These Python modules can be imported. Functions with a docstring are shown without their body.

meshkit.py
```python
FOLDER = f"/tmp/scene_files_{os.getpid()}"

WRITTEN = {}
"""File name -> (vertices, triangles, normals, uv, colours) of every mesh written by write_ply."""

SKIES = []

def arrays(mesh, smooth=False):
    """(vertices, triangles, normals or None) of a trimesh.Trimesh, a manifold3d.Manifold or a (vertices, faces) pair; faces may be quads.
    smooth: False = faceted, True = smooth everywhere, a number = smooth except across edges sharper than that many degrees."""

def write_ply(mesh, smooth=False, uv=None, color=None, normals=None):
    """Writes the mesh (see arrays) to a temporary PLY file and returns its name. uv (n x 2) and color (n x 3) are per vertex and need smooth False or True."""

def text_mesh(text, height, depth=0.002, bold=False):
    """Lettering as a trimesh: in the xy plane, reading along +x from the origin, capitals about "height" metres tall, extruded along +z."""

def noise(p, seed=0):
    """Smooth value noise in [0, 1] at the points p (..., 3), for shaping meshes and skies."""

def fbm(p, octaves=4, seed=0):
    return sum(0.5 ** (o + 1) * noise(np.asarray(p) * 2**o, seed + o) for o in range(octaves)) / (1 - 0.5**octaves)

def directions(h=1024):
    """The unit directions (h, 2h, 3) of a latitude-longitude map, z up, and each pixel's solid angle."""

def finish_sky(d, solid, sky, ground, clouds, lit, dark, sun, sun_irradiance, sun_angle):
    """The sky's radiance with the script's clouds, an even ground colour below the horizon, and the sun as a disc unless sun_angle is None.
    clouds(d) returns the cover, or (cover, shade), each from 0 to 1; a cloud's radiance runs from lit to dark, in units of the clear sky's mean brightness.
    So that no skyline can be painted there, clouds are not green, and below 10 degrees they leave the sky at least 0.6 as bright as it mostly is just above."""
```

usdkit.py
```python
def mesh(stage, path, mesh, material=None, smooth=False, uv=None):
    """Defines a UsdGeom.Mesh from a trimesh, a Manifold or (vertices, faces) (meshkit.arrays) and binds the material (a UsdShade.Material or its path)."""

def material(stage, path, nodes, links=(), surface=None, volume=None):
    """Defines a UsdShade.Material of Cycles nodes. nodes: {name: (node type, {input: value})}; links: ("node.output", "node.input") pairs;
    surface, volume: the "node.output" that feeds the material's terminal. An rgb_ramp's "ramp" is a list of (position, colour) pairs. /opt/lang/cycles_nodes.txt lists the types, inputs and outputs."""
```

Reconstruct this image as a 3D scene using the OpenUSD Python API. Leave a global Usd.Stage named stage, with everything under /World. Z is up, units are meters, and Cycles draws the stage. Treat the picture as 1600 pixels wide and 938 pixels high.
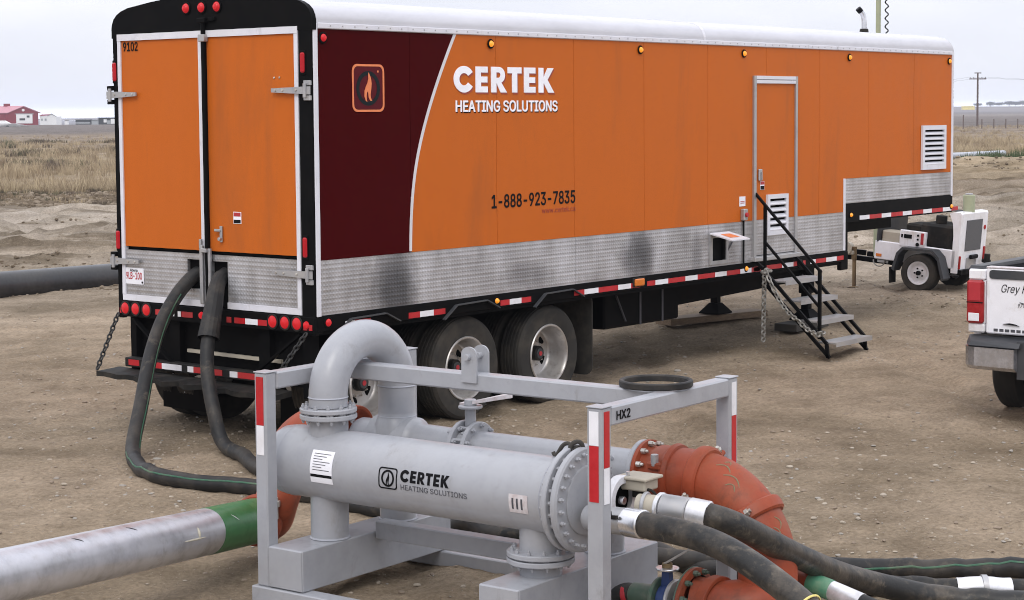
import math, random, re
import numpy as np, trimesh, manifold3d as m3, usdkit, meshkit
from scipy.interpolate import CubicSpline
from shapely.geometry import Polygon, box as sbox, Point, LineString
from shapely.ops import unary_union
from shapely import affinity
from pxr import Usd, UsdGeom, UsdLux, UsdShade, Gf, Sdf, Vt

random.seed(7); RNG = np.random.default_rng(7)
stage = Usd.Stage.CreateInMemory()
UsdGeom.SetStageUpAxis(stage, 'Z'); UsdGeom.SetStageMetersPerUnit(stage, 1.0)
UsdGeom.Xform.Define(stage, '/World'); UsdGeom.Scope.Define(stage, '/World/Looks')

# ------------------------------------------------------------------ camera
EYE = np.array([-11.377, -11.367, 2.898])
RIGHT = np.array([0.62925388, -0.77716683, -0.00716064]); UP = np.array([0.06381458, 0.04248253, 0.99705714]); FWD = np.array([0.77457553, 0.62785903, -0.07632687])
cam = UsdGeom.Camera.Define(stage, '/World/camera')
cam.AddTransformOp().Set(Gf.Matrix4d(*[float(x) for x in (*RIGHT, 0, *UP, 0, *(-FWD), 0, *EYE, 1)]))
F = 2946.45
cam.CreateHorizontalApertureAttr(36.0); cam.CreateFocalLengthAttr(36.0 * F / 1600)
cam.CreateVerticalApertureAttr(36.0 * 938 / 1600)
cam.CreateVerticalApertureOffsetAttr(-36.0 * (469 - 400.3) / 1600)
cam.CreateClippingRangeAttr(Gf.Vec2f(0.1, 30000.0)); cam.CreateExposureAttr(0.0)

# ------------------------------------------------------------------ sky and sun (overcast)
SUN = np.array([-0.62, -0.30, 0.72]); SUN = SUN / np.linalg.norm(SUN)
sky_mat = usdkit.material(stage, '/World/Looks/sky_overcast', {
    'sky': ('sky_texture', {'sky_type': 'single_scattering', 'sun_disc': False, 'sun_elevation': math.asin(SUN[2]), 'sun_rotation': math.atan2(SUN[0], SUN[1]), 'aerosol_density': 2.0}),
    'tc': ('texture_coordinate', {}),
    'map': ('mapping', {'scale': (1.0, 1.0, 3.2)}),
    'n': ('noise_texture', {'scale': 2.1, 'detail': 6.0, 'roughness': 0.55}),
    'ramp': ('rgb_ramp', {'ramp': [(0.30, (7.7, 7.95, 9.1)), (0.47, (8.7, 8.9, 9.75)), (0.60, (9.9, 9.95, 10.3)), (1.0, (10.5, 10.5, 10.6))]}),
    'mx': ('mix', {'fac': 0.93}),
    'sep': ('separate_xyz', {}), 'zr': ('map_range', {'from_min': 0.0, 'from_max': 0.9, 'to_min': 1.0, 'to_max': 2.05, 'clamp': True}), 'cz': ('combine_color', {}), 'gr': ('mix', {'mix_type': 'multiply', 'fac': 1.0}),
    'bg': ('background_shader', {'strength': 0.1}),
}, [('tc.generated', 'map.vector'), ('map.vector', 'n.vector'), ('n.fac', 'ramp.fac'), ('sky.color', 'mx.color1'), ('tc.generated', 'sep.vector'), ('sep.z', 'zr.value'), ('zr.result', 'cz.r'), ('zr.result', 'cz.g'), ('zr.result', 'cz.b'), ('ramp.color', 'gr.color1'), ('cz.color', 'gr.color2'), ('gr.color', 'mx.color2'), ('mx.color', 'bg.color')], surface='bg.background')
dome = UsdLux.DomeLight.Define(stage, '/World/sky')
UsdShade.MaterialBindingAPI.Apply(dome.GetPrim()).Bind(sky_mat)
dome.GetPrim().SetCustomDataByKey('kind', 'structure')
sun = UsdLux.DistantLight.Define(stage, '/World/sun')
sun.CreateIntensityAttr(0.32); sun.CreateAngleAttr(24.0); sun.CreateNormalizeAttr(True); sun.CreateColorAttr(Gf.Vec3f(1.0, 0.96, 0.90))
zz = SUN; xx = np.cross([0, 0, 1], zz); xx /= np.linalg.norm(xx); yy = np.cross(zz, xx)
sun.AddTransformOp().Set(Gf.Matrix4d(*[float(v) for v in (*xx, 0, *yy, 0, *zz, 0, 0, 0, 30, 1)]))

# ------------------------------------------------------------------ helpers: prims
USED = {}
def numbered(parent, name):
    k = (parent, name); n = USED.get(k, 0); USED[k] = n + 1
    return f'{parent}/{name}' if n == 0 else f'{parent}/{name}_{n:03d}'
LOC = {}
def meta(prim, label=None, cat=None, group=None, kind=None):
    for k, v in (('label', label), ('category', cat), ('group', group), ('kind', kind)):
        if v: prim.SetCustomDataByKey(k, v)
def thing(name, label, cat, loc=(0, 0, 0), group=None):
    p = numbered('/World', name); x = UsdGeom.Xform.Define(stage, p); x.AddTranslateOp().Set(Gf.Vec3d(*map(float, loc)))
    LOC[p] = np.array(loc, float); meta(x.GetPrim(), label, cat, group)
    return p
def cat_(ms):
    ms = [ms] if not isinstance(ms, (list, tuple)) else list(ms)
    out = []
    for m in ms:
        if isinstance(m, (list, tuple)): m = cat_(m)
        if hasattr(m, 'to_mesh'):
            q = m.to_mesh(); m = trimesh.Trimesh(q.vert_properties[:, :3], q.tri_verts, process=False)
        out.append(m)
    return trimesh.util.concatenate(out) if len(out) > 1 else out[0]
def part(parent, name, ms, mat, smooth=30, label=None, kind=None, cat=None, group=None, uv=None):
    """one Mesh prim under parent ('/World' makes it a thing of its own)"""
    m = cat_(ms); p = numbered(parent, name)
    off = np.zeros(3)
    for k, v in LOC.items():
        if p.startswith(k + '/'): off = v
    m = trimesh.Trimesh(m.vertices - off, m.faces, process=False)
    g = usdkit.mesh(stage, p, m, MAT[mat], smooth=smooth)
    meta(g.GetPrim(), label, cat, group, kind)
    return p
def copy(src, name, loc, label, rot=0, group=None, scale=None):
    p = numbered('/World', name); x = UsdGeom.Xform.Define(stage, p); pr = x.GetPrim()
    pr.GetReferences().AddInternalReference(src); pr.SetInstanceable(True)
    x.ClearXformOpOrder(); x.AddTranslateOp().Set(Gf.Vec3d(*map(float, loc)))
    if rot: x.AddRotateZOp().Set(float(rot))
    if scale: x.AddScaleOp().Set(Gf.Vec3f(*scale))
    meta(pr, label, stage.GetPrimAtPath(src).GetCustomDataByKey('category'), group)
    return p

# ------------------------------------------------------------------ helpers: shapes
def A(*a): return np.array(a, float)
def unit(v): v = np.asarray(v, float); return v / np.linalg.norm(v)
def cbox(lo, hi, b=0.0):
    lo, hi = np.minimum(lo, hi).astype(float), np.maximum(lo, hi).astype(float)
    if b <= 0: return trimesh.creation.box(extents=hi - lo, transform=trimesh.transformations.translation_matrix((lo + hi) / 2))
    b = min(b, 0.45 * (hi - lo).min()); pts = []
    for i in range(3):
        l, h = lo + b, hi - b; l[i], h[i] = lo[i], hi[i]
        pts += [[(l, h)[a][0], (l, h)[c][1], (l, h)[d][2]] for a in (0, 1) for c in (0, 1) for d in (0, 1)]
    return trimesh.Trimesh(pts).convex_hull
def frame(o, ex, ey, ez):
    T = np.eye(4); T[:3, 0], T[:3, 1], T[:3, 2], T[:3, 3] = ex, ey, ez, o; return T
def put(m, T): m = cat_(m).copy(); m.apply_transform(T); return m
def bar(p0, p1, w, h, up=(0, 0, 1), b=0.0):
    p0, p1 = A(*p0), A(*p1); d = p1 - p0; L = np.linalg.norm(d); ex = d / L
    ey = np.cross(up, ex)
    if np.linalg.norm(ey) < 1e-6: ey = np.cross((1, 0, 0), ex)
    ey = unit(ey); ez = np.cross(ex, ey)
    return put(cbox((0, -w / 2, -h / 2), (L, w / 2, h / 2), b), frame(p0, ex, ey, ez))
def tube(pts, r, n=18, cap=True):
    p = np.asarray(pts, float); k = len(p); r = np.broadcast_to(r, (k,)).astype(float)
    t = np.gradient(p, axis=0); t /= np.linalg.norm(t, axis=1, keepdims=True)
    a = np.cross(t[0], (0, 0, 1)) if abs(t[0][2]) < 0.9 else np.cross(t[0], (1, 0, 0)); a = unit(a); rows = []
    ang = np.arange(n) * 2 * np.pi / n
    for i in range(k):
        a = unit(a - t[i] * (a @ t[i])); b = np.cross(t[i], a)
        rows.append(p[i] + r[i] * (np.cos(ang)[:, None] * a + np.sin(ang)[:, None] * b))
    v = np.vstack(rows); f = []
    for i in range(k - 1):
        j = np.arange(n); j2 = (j + 1) % n
        f += [np.stack([i * n + j, i * n + j2, (i + 1) * n + j2], 1), np.stack([i * n + j, (i + 1) * n + j2, (i + 1) * n + j], 1)]
    if cap:
        v = np.vstack([v, p[0], p[-1]]); j = np.arange(n); j2 = (j + 1) % n
        f += [np.stack([j2, j, np.full(n, k * n)], 1), np.stack([(k - 1) * n + j, (k - 1) * n + j2, np.full(n, k * n + 1)], 1)]
    return trimesh.Trimesh(v, np.vstack(f), process=False)
def spline(pts, n=60):
    p = np.asarray(pts, float); s = np.r_[0, np.cumsum(np.linalg.norm(np.diff(p, axis=0), axis=1) ** 0.5)]
    c = CubicSpline(s, p); q = c(np.linspace(0, s[-1], n * 6))
    L = np.r_[0, np.cumsum(np.linalg.norm(np.diff(q, axis=0), axis=1))]
    return np.stack([np.interp(np.linspace(0, L[-1], n), L, q[:, i]) for i in range(3)], 1)
def lathe(profile, o=(0, 0, 0), axis=(0, 0, 1), n=36, close=False):
    """profile: (radius, distance along axis) pairs"""
    ez = unit(axis); ex = np.cross(ez, (0, 0, 1)) if abs(ez[2]) < 0.9 else np.cross(ez, (1, 0, 0)); ex = unit(ex); ey = np.cross(ez, ex)
    pr = np.array(profile, float)
    if close: pr = np.vstack([pr, pr[0]])
    ang = np.arange(n) * 2 * np.pi / n; rows = [A(*o) + d * ez + r * (np.cos(ang)[:, None] * ex + np.sin(ang)[:, None] * ey) for r, d in pr]
    v = np.vstack(rows); f = []; j = np.arange(n); j2 = (j + 1) % n
    for i in range(len(pr) - 1):
        f += [np.stack([i * n + j, i * n + j2, (i + 1) * n + j2], 1), np.stack([i * n + j, (i + 1) * n + j2, (i + 1) * n + j], 1)]
    return trimesh.Trimesh(v, np.vstack(f), process=False)
def cyl(p0, p1, r, r1=None, n=24):
    p0, p1 = A(*p0), A(*p1); L = np.linalg.norm(p1 - p0); r1 = r if r1 is None else r1
    b = min(0.08 * max(r, r1), 0.01, L / 4)
    return lathe([(0, 0), (max(r - b, 0), 0), (r, b), (r1, L - b), (max(r1 - b, 0), L), (0, L)], p0, p1 - p0, n)
def ring(o, axis, r_in, r_out, t, n=36, b=0.004):
    return lathe([(r_in, 0), (r_out - b, 0), (r_out, b), (r_out, t - b), (r_out - b, t), (r_in, t)], o, axis, n, close=True)
def bolts(o, axis, R, k, r, h, phase=0.0, n=6):
    ez = unit(axis); ex = np.cross(ez, (0, 0, 1)) if abs(ez[2]) < 0.9 else np.cross(ez, (1, 0, 0)); ex = unit(ex); ey = np.cross(ez, ex); out = []
    for i in range(k):
        a = phase + 2 * np.pi * i / k; c = A(*o) + R * (np.cos(a) * ex + np.sin(a) * ey)
        out += [cyl(c, c + ez * h * 0.6, r, n=n), cyl(c + ez * h * 0.6, c + ez * h, r * 0.55, n=8)]
    return out
def flat(shape, depth, o, ex, ey):
    """shapely shape extruded; its x, y run along ex, ey, thickness along ex x ey"""
    gs = [g for g in getattr(shape, 'geoms', [shape]) if g.area > 1e-9]
    m = cat_([trimesh.creation.extrude_polygon(g, depth, engine='earcut') for g in gs])
    return put(m, frame(o, ex, ey, np.cross(ex, ey)))
def text(s, h, o, ex, ey, depth=0.002, bold=False, width=None):
    m = meshkit.text_mesh(s, h, depth, bold); lo, hi = m.bounds
    if width: m.apply_scale([width / (hi[0] - lo[0]), 1, 1]); m.apply_translation([-m.bounds[0][0], 0, 0])
    return put(m, frame(o, ex, ey, np.cross(ex, ey)))
def rrect(x0, y0, x1, y1, r): return sbox(x0 + r, y0 + r, x1 - r, y1 - r).buffer(r, quad_segs=5)
def hull(pts): return trimesh.Trimesh(np.array(pts, float)).convex_hull
X_, Y_, Z_ = A(1, 0, 0), A(0, 1, 0), A(0, 0, 1)

# ------------------------------------------------------------------ materials
MAT = {}
def mat(name, c, rough=0.5, metal=0.0, c2=None, scale=6.0, dirt=None, damt=0.5, dscale=2.2, bump=0.0, bscale=60.0, spec=None, emit=None, coat=0.0, detail=5.0, aniso=(1, 1, 1), stain=None):
    N = {'g': ('geometry', {}), 'm': ('mapping', {'scale': aniso}), 'p': ('principled_bsdf', {'roughness': rough, 'metallic': metal})}
    K = [('g.position', 'm.vector')]
    c2 = c2 if c2 is not None else tuple(0.86 * x for x in c)
    N['n'] = ('noise_texture', {'scale': scale, 'detail': detail, 'roughness': 0.6})
    N['r'] = ('rgb_ramp', {'ramp': [(0.3, c2), (0.7, c)]}); K += [('m.vector', 'n.vector'), ('n.fac', 'r.fac')]
    out = 'r.color'
    if dirt is not None:
        N['n2'] = ('noise_texture', {'scale': dscale, 'detail': 8.0, 'roughness': 0.68}); N['r2'] = ('rgb_ramp', {'ramp': [(0.45, (0, 0, 0)), (0.75, (damt, damt, damt))]})
        N['mx'] = ('mix', {'color2': dirt}); K += [('m.vector', 'n2.vector'), ('n2.fac', 'r2.fac'), ('r2.color', 'mx.fac'), (out, 'mx.color1')]; out = 'mx.color'
    if stain is not None:      # (colour, strength, noise scale, stretch, threshold): blotches and runs of grime
        N['sm_'] = ('mapping', {'scale': stain[3]}); N['sn'] = ('noise_texture', {'scale': stain[2], 'detail': 9.0, 'roughness': 0.72, 'distortion': 0.4}); N['sr'] = ('rgb_ramp', {'ramp': [(stain[4], (0, 0, 0)), (stain[4] + 0.16, (stain[1],) * 3)]}); N['sx'] = ('mix', {'color2': stain[0]})
        K += [('g.position', 'sm_.vector'), ('sm_.vector', 'sn.vector'), ('sn.fac', 'sr.fac'), ('sr.color', 'sx.fac'), (out, 'sx.color1')]; out = 'sx.color'
    K.append((out, 'p.base_color'))
    N['rn'] = ('map_range', {'from_min': 0.3, 'from_max': 0.7, 'to_min': max(rough - 0.07, 0.02), 'to_max': min(rough + 0.1, 1)}); K += [('n.fac', 'rn.value'), ('rn.result', 'p.roughness')]
    if bump:
        N['n3'] = ('noise_texture', {'scale': bscale, 'detail': 4.0}); N['b'] = ('bump', {'strength': 0.6, 'distance': bump}); K += [('g.position', 'n3.vector'), ('n3.fac', 'b.height'), ('b.normal', 'p.normal')]
    if emit: N['p'][1].update({'emission_color': emit[0], 'emission_strength': emit[1]})
    if coat: N['p'][1].update({'coat_weight': coat, 'coat_roughness': 0.12})
    if spec is not None: N['p'][1]['specular_ior_level'] = spec
    MAT[name] = usdkit.material(stage, '/World/Looks/' + name, N, K, surface='p.BSDF')

DUST = (0.36, 0.29, 0.21)
mat('orange_paint', (0.475, 0.110, 0.012), 0.42, c2=(0.45, 0.103, 0.0108), dirt=(0.4, 0.105, 0.025), damt=0.15, spec=0.12, dscale=0.9, aniso=(1, 1, 0.35), stain=((0.30, 0.085, 0.022), 0.55, 1.5, (1.0, 1.0, 0.18), 0.54))
mat('maroon_paint', (0.047, 0.0016, 0.0022), 0.36, c2=(0.044, 0.0022, 0.003), dirt=(0.055, 0.008, 0.008), damt=0.15, spec=0.02, dscale=1.2)
mat('white_trim', (0.66, 0.66, 0.71), 0.42, c2=(0.56, 0.56, 0.61), dirt=(0.40, 0.37, 0.33), damt=0.35, dscale=3.0, stain=((0.22, 0.20, 0.18), 0.6, 5.0, (1, 1, 0.35), 0.57))
mat('roof_white', (0.52, 0.52, 0.56), 0.34, c2=(0.46, 0.46, 0.5), dirt=(0.32, 0.31, 0.31), damt=0.4, dscale=1.2, aniso=(0.3, 1, 1))
mat('silver_line', (0.62, 0.60, 0.62), 0.4)
mat('black_paint', (0.0055, 0.0056, 0.006), 0.42, spec=0.03, c2=(0.004, 0.004, 0.0045), dirt=(0.012, 0.010, 0.008), damt=0.3, dscale=2.5)
mat('black_dusty', (0.012, 0.0115, 0.011), 0.7, spec=0.2, c2=(0.008, 0.008, 0.008), dirt=(0.08, 0.066, 0.05), damt=0.4, dscale=5.0)
mat('tyre_rubber', (0.034, 0.032, 0.029), 0.8, c2=(0.022, 0.021, 0.020), dirt=(0.12, 0.098, 0.075), damt=0.42, dscale=2.6, bump=0.002, bscale=70, spec=0.2)
mat('rim_metal', (0.58, 0.57, 0.57), 0.36, metal=0.75, c2=(0.36, 0.34, 0.32), dirt=(0.14, 0.105, 0.075), damt=0.95, dscale=3.0, stain=((0.06, 0.035, 0.028), 0.8, 9.0, (1, 1, 1), 0.60))
mat('white_wheel', (0.75, 0.75, 0.78), 0.4, dirt=DUST, damt=0.4)
mat('marker_red', (0.36, 0.006, 0.012), 0.25, emit=((1.0, 0.02, 0.05), 0.04), spec=0.25)
mat('red_lens', (0.40, 0.010, 0.012), 0.2, spec=0.3, emit=((1.0, 0.03, 0.05), 0.22))
mat('red_lens_off', (0.30, 0.006, 0.010), 0.2, c2=(0.2, 0.004, 0.006))
mat('amber_lens', (0.8, 0.28, 0.02), 0.2, emit=((1.0, 0.36, 0.03), 0.5))
mat('amber_lens_off', (0.60, 0.16, 0.015), 0.25)
mat('red_tape', (0.42, 0.008, 0.014), 0.35, c2=(0.36, 0.007, 0.012), dirt=(0.2, 0.08, 0.06), damt=0.25)
mat('white_tape', (0.74, 0.74, 0.78), 0.35, dirt=DUST, damt=0.35)
mat('grey_paint', (0.305, 0.312, 0.337), 0.33, c2=(0.275, 0.282, 0.306), dirt=(0.27, 0.255, 0.245), damt=0.3, dscale=2.0, bump=0.0006, bscale=30, stain=((0.16, 0.145, 0.13), 0.5, 5.5, (1, 1, 0.6), 0.58))
mat('grey_weld', (0.33, 0.34, 0.38), 0.5, bump=0.003, bscale=140)
mat('galvanised', (0.48, 0.48, 0.49), 0.42, metal=0.75, c2=(0.34, 0.34, 0.35), dirt=(0.33, 0.29, 0.24), damt=0.5, dscale=6.0)
mat('steel_bright', (0.75, 0.75, 0.78), 0.22, metal=0.95, c2=(0.5, 0.5, 0.52))
mat('zinc_bolt', (0.62, 0.60, 0.56), 0.35, metal=0.8, c2=(0.35, 0.31, 0.27))
mat('black_print', (0.006, 0.006, 0.007), 0.5, spec=0.08)
mat('grey_print', (0.075, 0.075, 0.085), 0.5, spec=0.1)
mat('white_print', (0.86, 0.86, 0.92), 0.45)
mat('red_print', (0.40, 0.02, 0.03), 0.45)
mat('brown_print', (0.30, 0.045, 0.02), 0.5)
mat('logo_orange', (0.70, 0.20, 0.07), 0.4)
mat('logo_black', (0.007, 0.012, 0.014), 0.5, spec=0.12)
mat('logo_field', (0.085, 0.006, 0.011), 0.4, spec=0.1)
mat('paper', (0.74, 0.74, 0.78), 0.6, c2=(0.70, 0.70, 0.75))
mat('ferrule_metal', (0.74, 0.74, 0.77), 0.3, metal=0.6, c2=(0.55, 0.55, 0.57), dirt=(0.30, 0.27, 0.23), damt=0.5, dscale=9)
mat('faded_paper', (0.55, 0.53, 0.55), 0.6, c2=(0.42, 0.36, 0.36), scale=30)
mat('hose_rubber', (0.014, 0.014, 0.015), 0.55, c2=(0.009, 0.009, 0.009), dirt=(0.11, 0.09, 0.07), damt=0.45, dscale=3.4, bump=0.0015, bscale=120, spec=0.3, stain=((0.14, 0.115, 0.085), 0.6, 6.0, (1, 1, 1), 0.57))
mat('hose_wrapped', (0.02, 0.0195, 0.019), 0.42, c2=(0.012, 0.012, 0.012), dirt=(0.13, 0.105, 0.08), damt=0.7, dscale=4.0, bump=0.004, bscale=45, spec=0.3, stain=((0.17, 0.14, 0.105), 0.6, 9.0, (1, 1, 1), 0.55))
mat('green_stripe', (0.075, 0.24, 0.145), 0.5, c2=(0.055, 0.18, 0.11), dirt=DUST, damt=0.5, dscale=6)
mat('aluminium_pipe', (0.56, 0.56, 0.59), 0.34, metal=0.85, c2=(0.44, 0.44, 0.47), dirt=(0.28, 0.265, 0.245), damt=0.45, dscale=5.0, bump=0.0008, bscale=25, stain=((0.24, 0.22, 0.20), 0.6, 7.0, (1, 1, 1), 0.57))
mat('green_paint', (0.026, 0.125, 0.040), 0.34, c2=(0.019, 0.09, 0.028), dirt=(0.12, 0.2, 0.11), damt=0.35, dscale=7.0, stain=((0.015, 0.05, 0.02), 0.6, 6.0, (1, 1, 1), 0.55))
mat('scuff', (0.44, 0.41, 0.33), 0.6)
mat('red_oxide', (0.275, 0.050, 0.018), 0.5, spec=0.3, c2=(0.21, 0.036, 0.014), dirt=(0.22, 0.085, 0.045), damt=0.55, dscale=4.0, bump=0.0015, bscale=50, stain=((0.085, 0.030, 0.018), 0.75, 3.2, (1, 1, 1), 0.53))
mat('green_chalk', (0.13, 0.16, 0.085), 0.8, c2=(0.20, 0.10, 0.06), scale=45)
mat('plastic_pipe', (0.013, 0.013, 0.015), 0.28, c2=(0.010, 0.010, 0.011), dirt=(0.06, 0.052, 0.045), damt=0.3, dscale=1.2)
mat('grey_pipe', (0.40, 0.42, 0.47), 0.45)
mat('wood', (0.24, 0.17, 0.11), 0.8, c2=(0.13, 0.09, 0.06), scale=5, aniso=(1, 9, 9), bump=0.004, bscale=30)
mat('dark_wood', (0.05, 0.045, 0.04), 0.85, c2=(0.03, 0.026, 0.022), scale=5)
mat('brass_old', (0.24, 0.17, 0.09), 0.5, metal=0.6, c2=(0.12, 0.08, 0.05))
mat('valve_green', (0.045, 0.10, 0.070), 0.5, c2=(0.06, 0.08, 0.06), dirt=(0.2, 0.17, 0.13), damt=0.5, dscale=9)
mat('valve_blue', (0.02, 0.045, 0.15), 0.4)
mat('beige_metal', (0.40, 0.36, 0.29), 0.5)
mat('white_car', (0.76, 0.76, 0.80), 0.22, c2=(0.70, 0.70, 0.74), dirt=(0.52, 0.48, 0.42), damt=0.35, dscale=2.5, coat=0.5, stain=((0.36, 0.31, 0.25), 0.6, 2.6, (1, 1, 0.5), 0.56))
mat('dark_plastic', (0.030, 0.032, 0.037), 0.5, c2=(0.022, 0.024, 0.028), dirt=(0.12, 0.11, 0.10), damt=0.3)
mat('chrome_bumper', (0.52, 0.52, 0.55), 0.24, metal=0.95, c2=(0.44, 0.44, 0.46), dirt=(0.24, 0.22, 0.19), damt=0.45)
mat('dark_glass', (0.02, 0.022, 0.025), 0.06)
mat('deep_dark', (0.004, 0.004, 0.004), 0.9, spec=0.05)
mat('mesh_grille', (0.10, 0.10, 0.105), 0.6, c2=(0.05, 0.05, 0.055), scale=90)
mat('chain_steel', (0.34, 0.33, 0.31), 0.5, metal=0.6, c2=(0.18, 0.17, 0.15))
mat('chain_black', (0.03, 0.03, 0.03), 0.5, metal=0.4)
mat('mast_paint', (0.33, 0.36, 0.24), 0.5)
mat('barn_red', (0.2, 0.01, 0.022), 0.7, c2=(0.16, 0.009, 0.018))
mat('barn_roof', (0.45, 0.2, 0.24), 0.5)
mat('far_white', (0.70, 0.70, 0.70), 0.6)
mat('far_dark', (0.025, 0.03, 0.033), 0.7)
mat('far_grey', (0.30, 0.32, 0.33), 0.7)
mat('yellow_far', (0.72, 0.60, 0.20), 0.7)
mat('pole_wood', (0.12, 0.085, 0.075), 0.85, c2=(0.09, 0.065, 0.06))
mat('wire', (0.10, 0.10, 0.11), 0.6)
mat('stone_pale', (0.345, 0.295, 0.235), 0.85, scale=40)
mat('stone_brown', (0.23, 0.18, 0.135), 0.9, scale=40)
mat('stone_grey', (0.29, 0.265, 0.235), 0.9, scale=40)
mat('clod_earth', (0.155, 0.12, 0.085), 0.95, c2=(0.10, 0.078, 0.055), scale=8, spec=0.1, bump=0.02, bscale=14); mat('clod_pale', (0.25, 0.205, 0.155), 0.95, c2=(0.17, 0.135, 0.10), scale=8, spec=0.1, bump=0.02, bscale=14)
mat('bark', (0.10, 0.08, 0.06), 0.9)

# diamond tread plate: rows of small lugs as bump on bright brushed metal, with soft dark patches at set spots
def tread_plate(name, axis, dark_patches=()):
    N = {'g': ('geometry', {}), 's': ('separate_xyz', {}), 'p': ('principled_bsdf', {'metallic': 0.80})}
    K = [('g.position', 's.vector')]
    def m(n, op, a, b=None):
        N[n] = ('math', {'math_type': op}); 
        for i, v in enumerate((a, b)):
            if v is None: continue
            if isinstance(v, str): K.append((v, f'{n}.value{i + 1}'))
            else: N[n][1][f'value{i + 1}'] = float(v)
        return n + '.value'
    h = 's.' + axis
    u = m('u', 'add', m('hx', 'multiply', h, 84.0), m('zx', 'multiply', 's.z', 84.0)); v = m('v', 'subtract', 'hx.value', 'zx.value')
    k = m('k', 'multiply', m('su', 'sine', u), m('sv', 'sine', v)); k2 = m('k2', 'maximum', k, 0.0)
    rows = m('rows', 'sine', m('rz', 'multiply', 's.z', 104.7)); hh = m('hh', 'add', k2, m('r5', 'multiply', rows, 0.10))
    N['b'] = ('bump', {'strength': 0.5, 'distance': 0.005}); K += [(hh, 'b.height'), ('b.normal', 'p.normal')]
    N['mp'] = ('mapping', {'scale': (1.0, 1.0, 0.5)}); N['n'] = ('noise_texture', {'scale': 2.4, 'detail': 7.0, 'roughness': 0.65})
    N['r'] = ('rgb_ramp', {'ramp': [(0.30, (0.29, 0.28, 0.28)), (0.5, (0.44, 0.428, 0.432)), (0.72, (0.60, 0.595, 0.615))]}); K += [('g.position', 'mp.vector'), ('mp.vector', 'n.vector'), ('n.fac', 'r.fac')]
    N['rr'] = ('map_range', {'from_min': 0.3, 'from_max': 0.7, 'to_min': 0.36, 'to_max': 0.52}); K += [('n.fac', 'rr.value'), ('rr.result', 'p.roughness')]
    N['rw'] = ('rgb_ramp', {'ramp': [(0.0, (0.88, 0.88, 0.88)), (0.5, (1, 1, 1))]}); N['rwm'] = ('map_range', {'from_min': -1.0, 'from_max': 1.0}); K += [(rows, 'rwm.value'), ('rwm.result', 'rw.fac')]
    N['mr'] = ('mix', {'mix_type': 'multiply', 'fac': 1.0}); K += [('r.color', 'mr.color1'), ('rw.color', 'mr.color2')]
    out = 'mr.color'
    for i, (hc, zc, wx, wz, amt) in enumerate(dark_patches):
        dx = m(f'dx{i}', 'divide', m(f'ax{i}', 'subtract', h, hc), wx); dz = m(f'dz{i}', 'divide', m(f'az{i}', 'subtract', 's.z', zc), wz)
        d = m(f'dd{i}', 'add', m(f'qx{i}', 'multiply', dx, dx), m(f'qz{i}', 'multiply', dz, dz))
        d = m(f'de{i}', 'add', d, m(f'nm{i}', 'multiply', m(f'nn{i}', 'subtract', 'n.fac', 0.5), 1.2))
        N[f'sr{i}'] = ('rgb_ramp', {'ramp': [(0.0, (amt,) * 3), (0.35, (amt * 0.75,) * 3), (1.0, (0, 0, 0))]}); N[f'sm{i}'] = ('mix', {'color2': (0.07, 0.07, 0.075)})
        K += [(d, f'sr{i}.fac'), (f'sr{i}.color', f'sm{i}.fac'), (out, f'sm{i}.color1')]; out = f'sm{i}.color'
    K.append((out, 'p.base_color'))
    MAT[name] = usdkit.material(stage, '/World/Looks/' + name, N, K, surface='p.BSDF')
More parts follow.
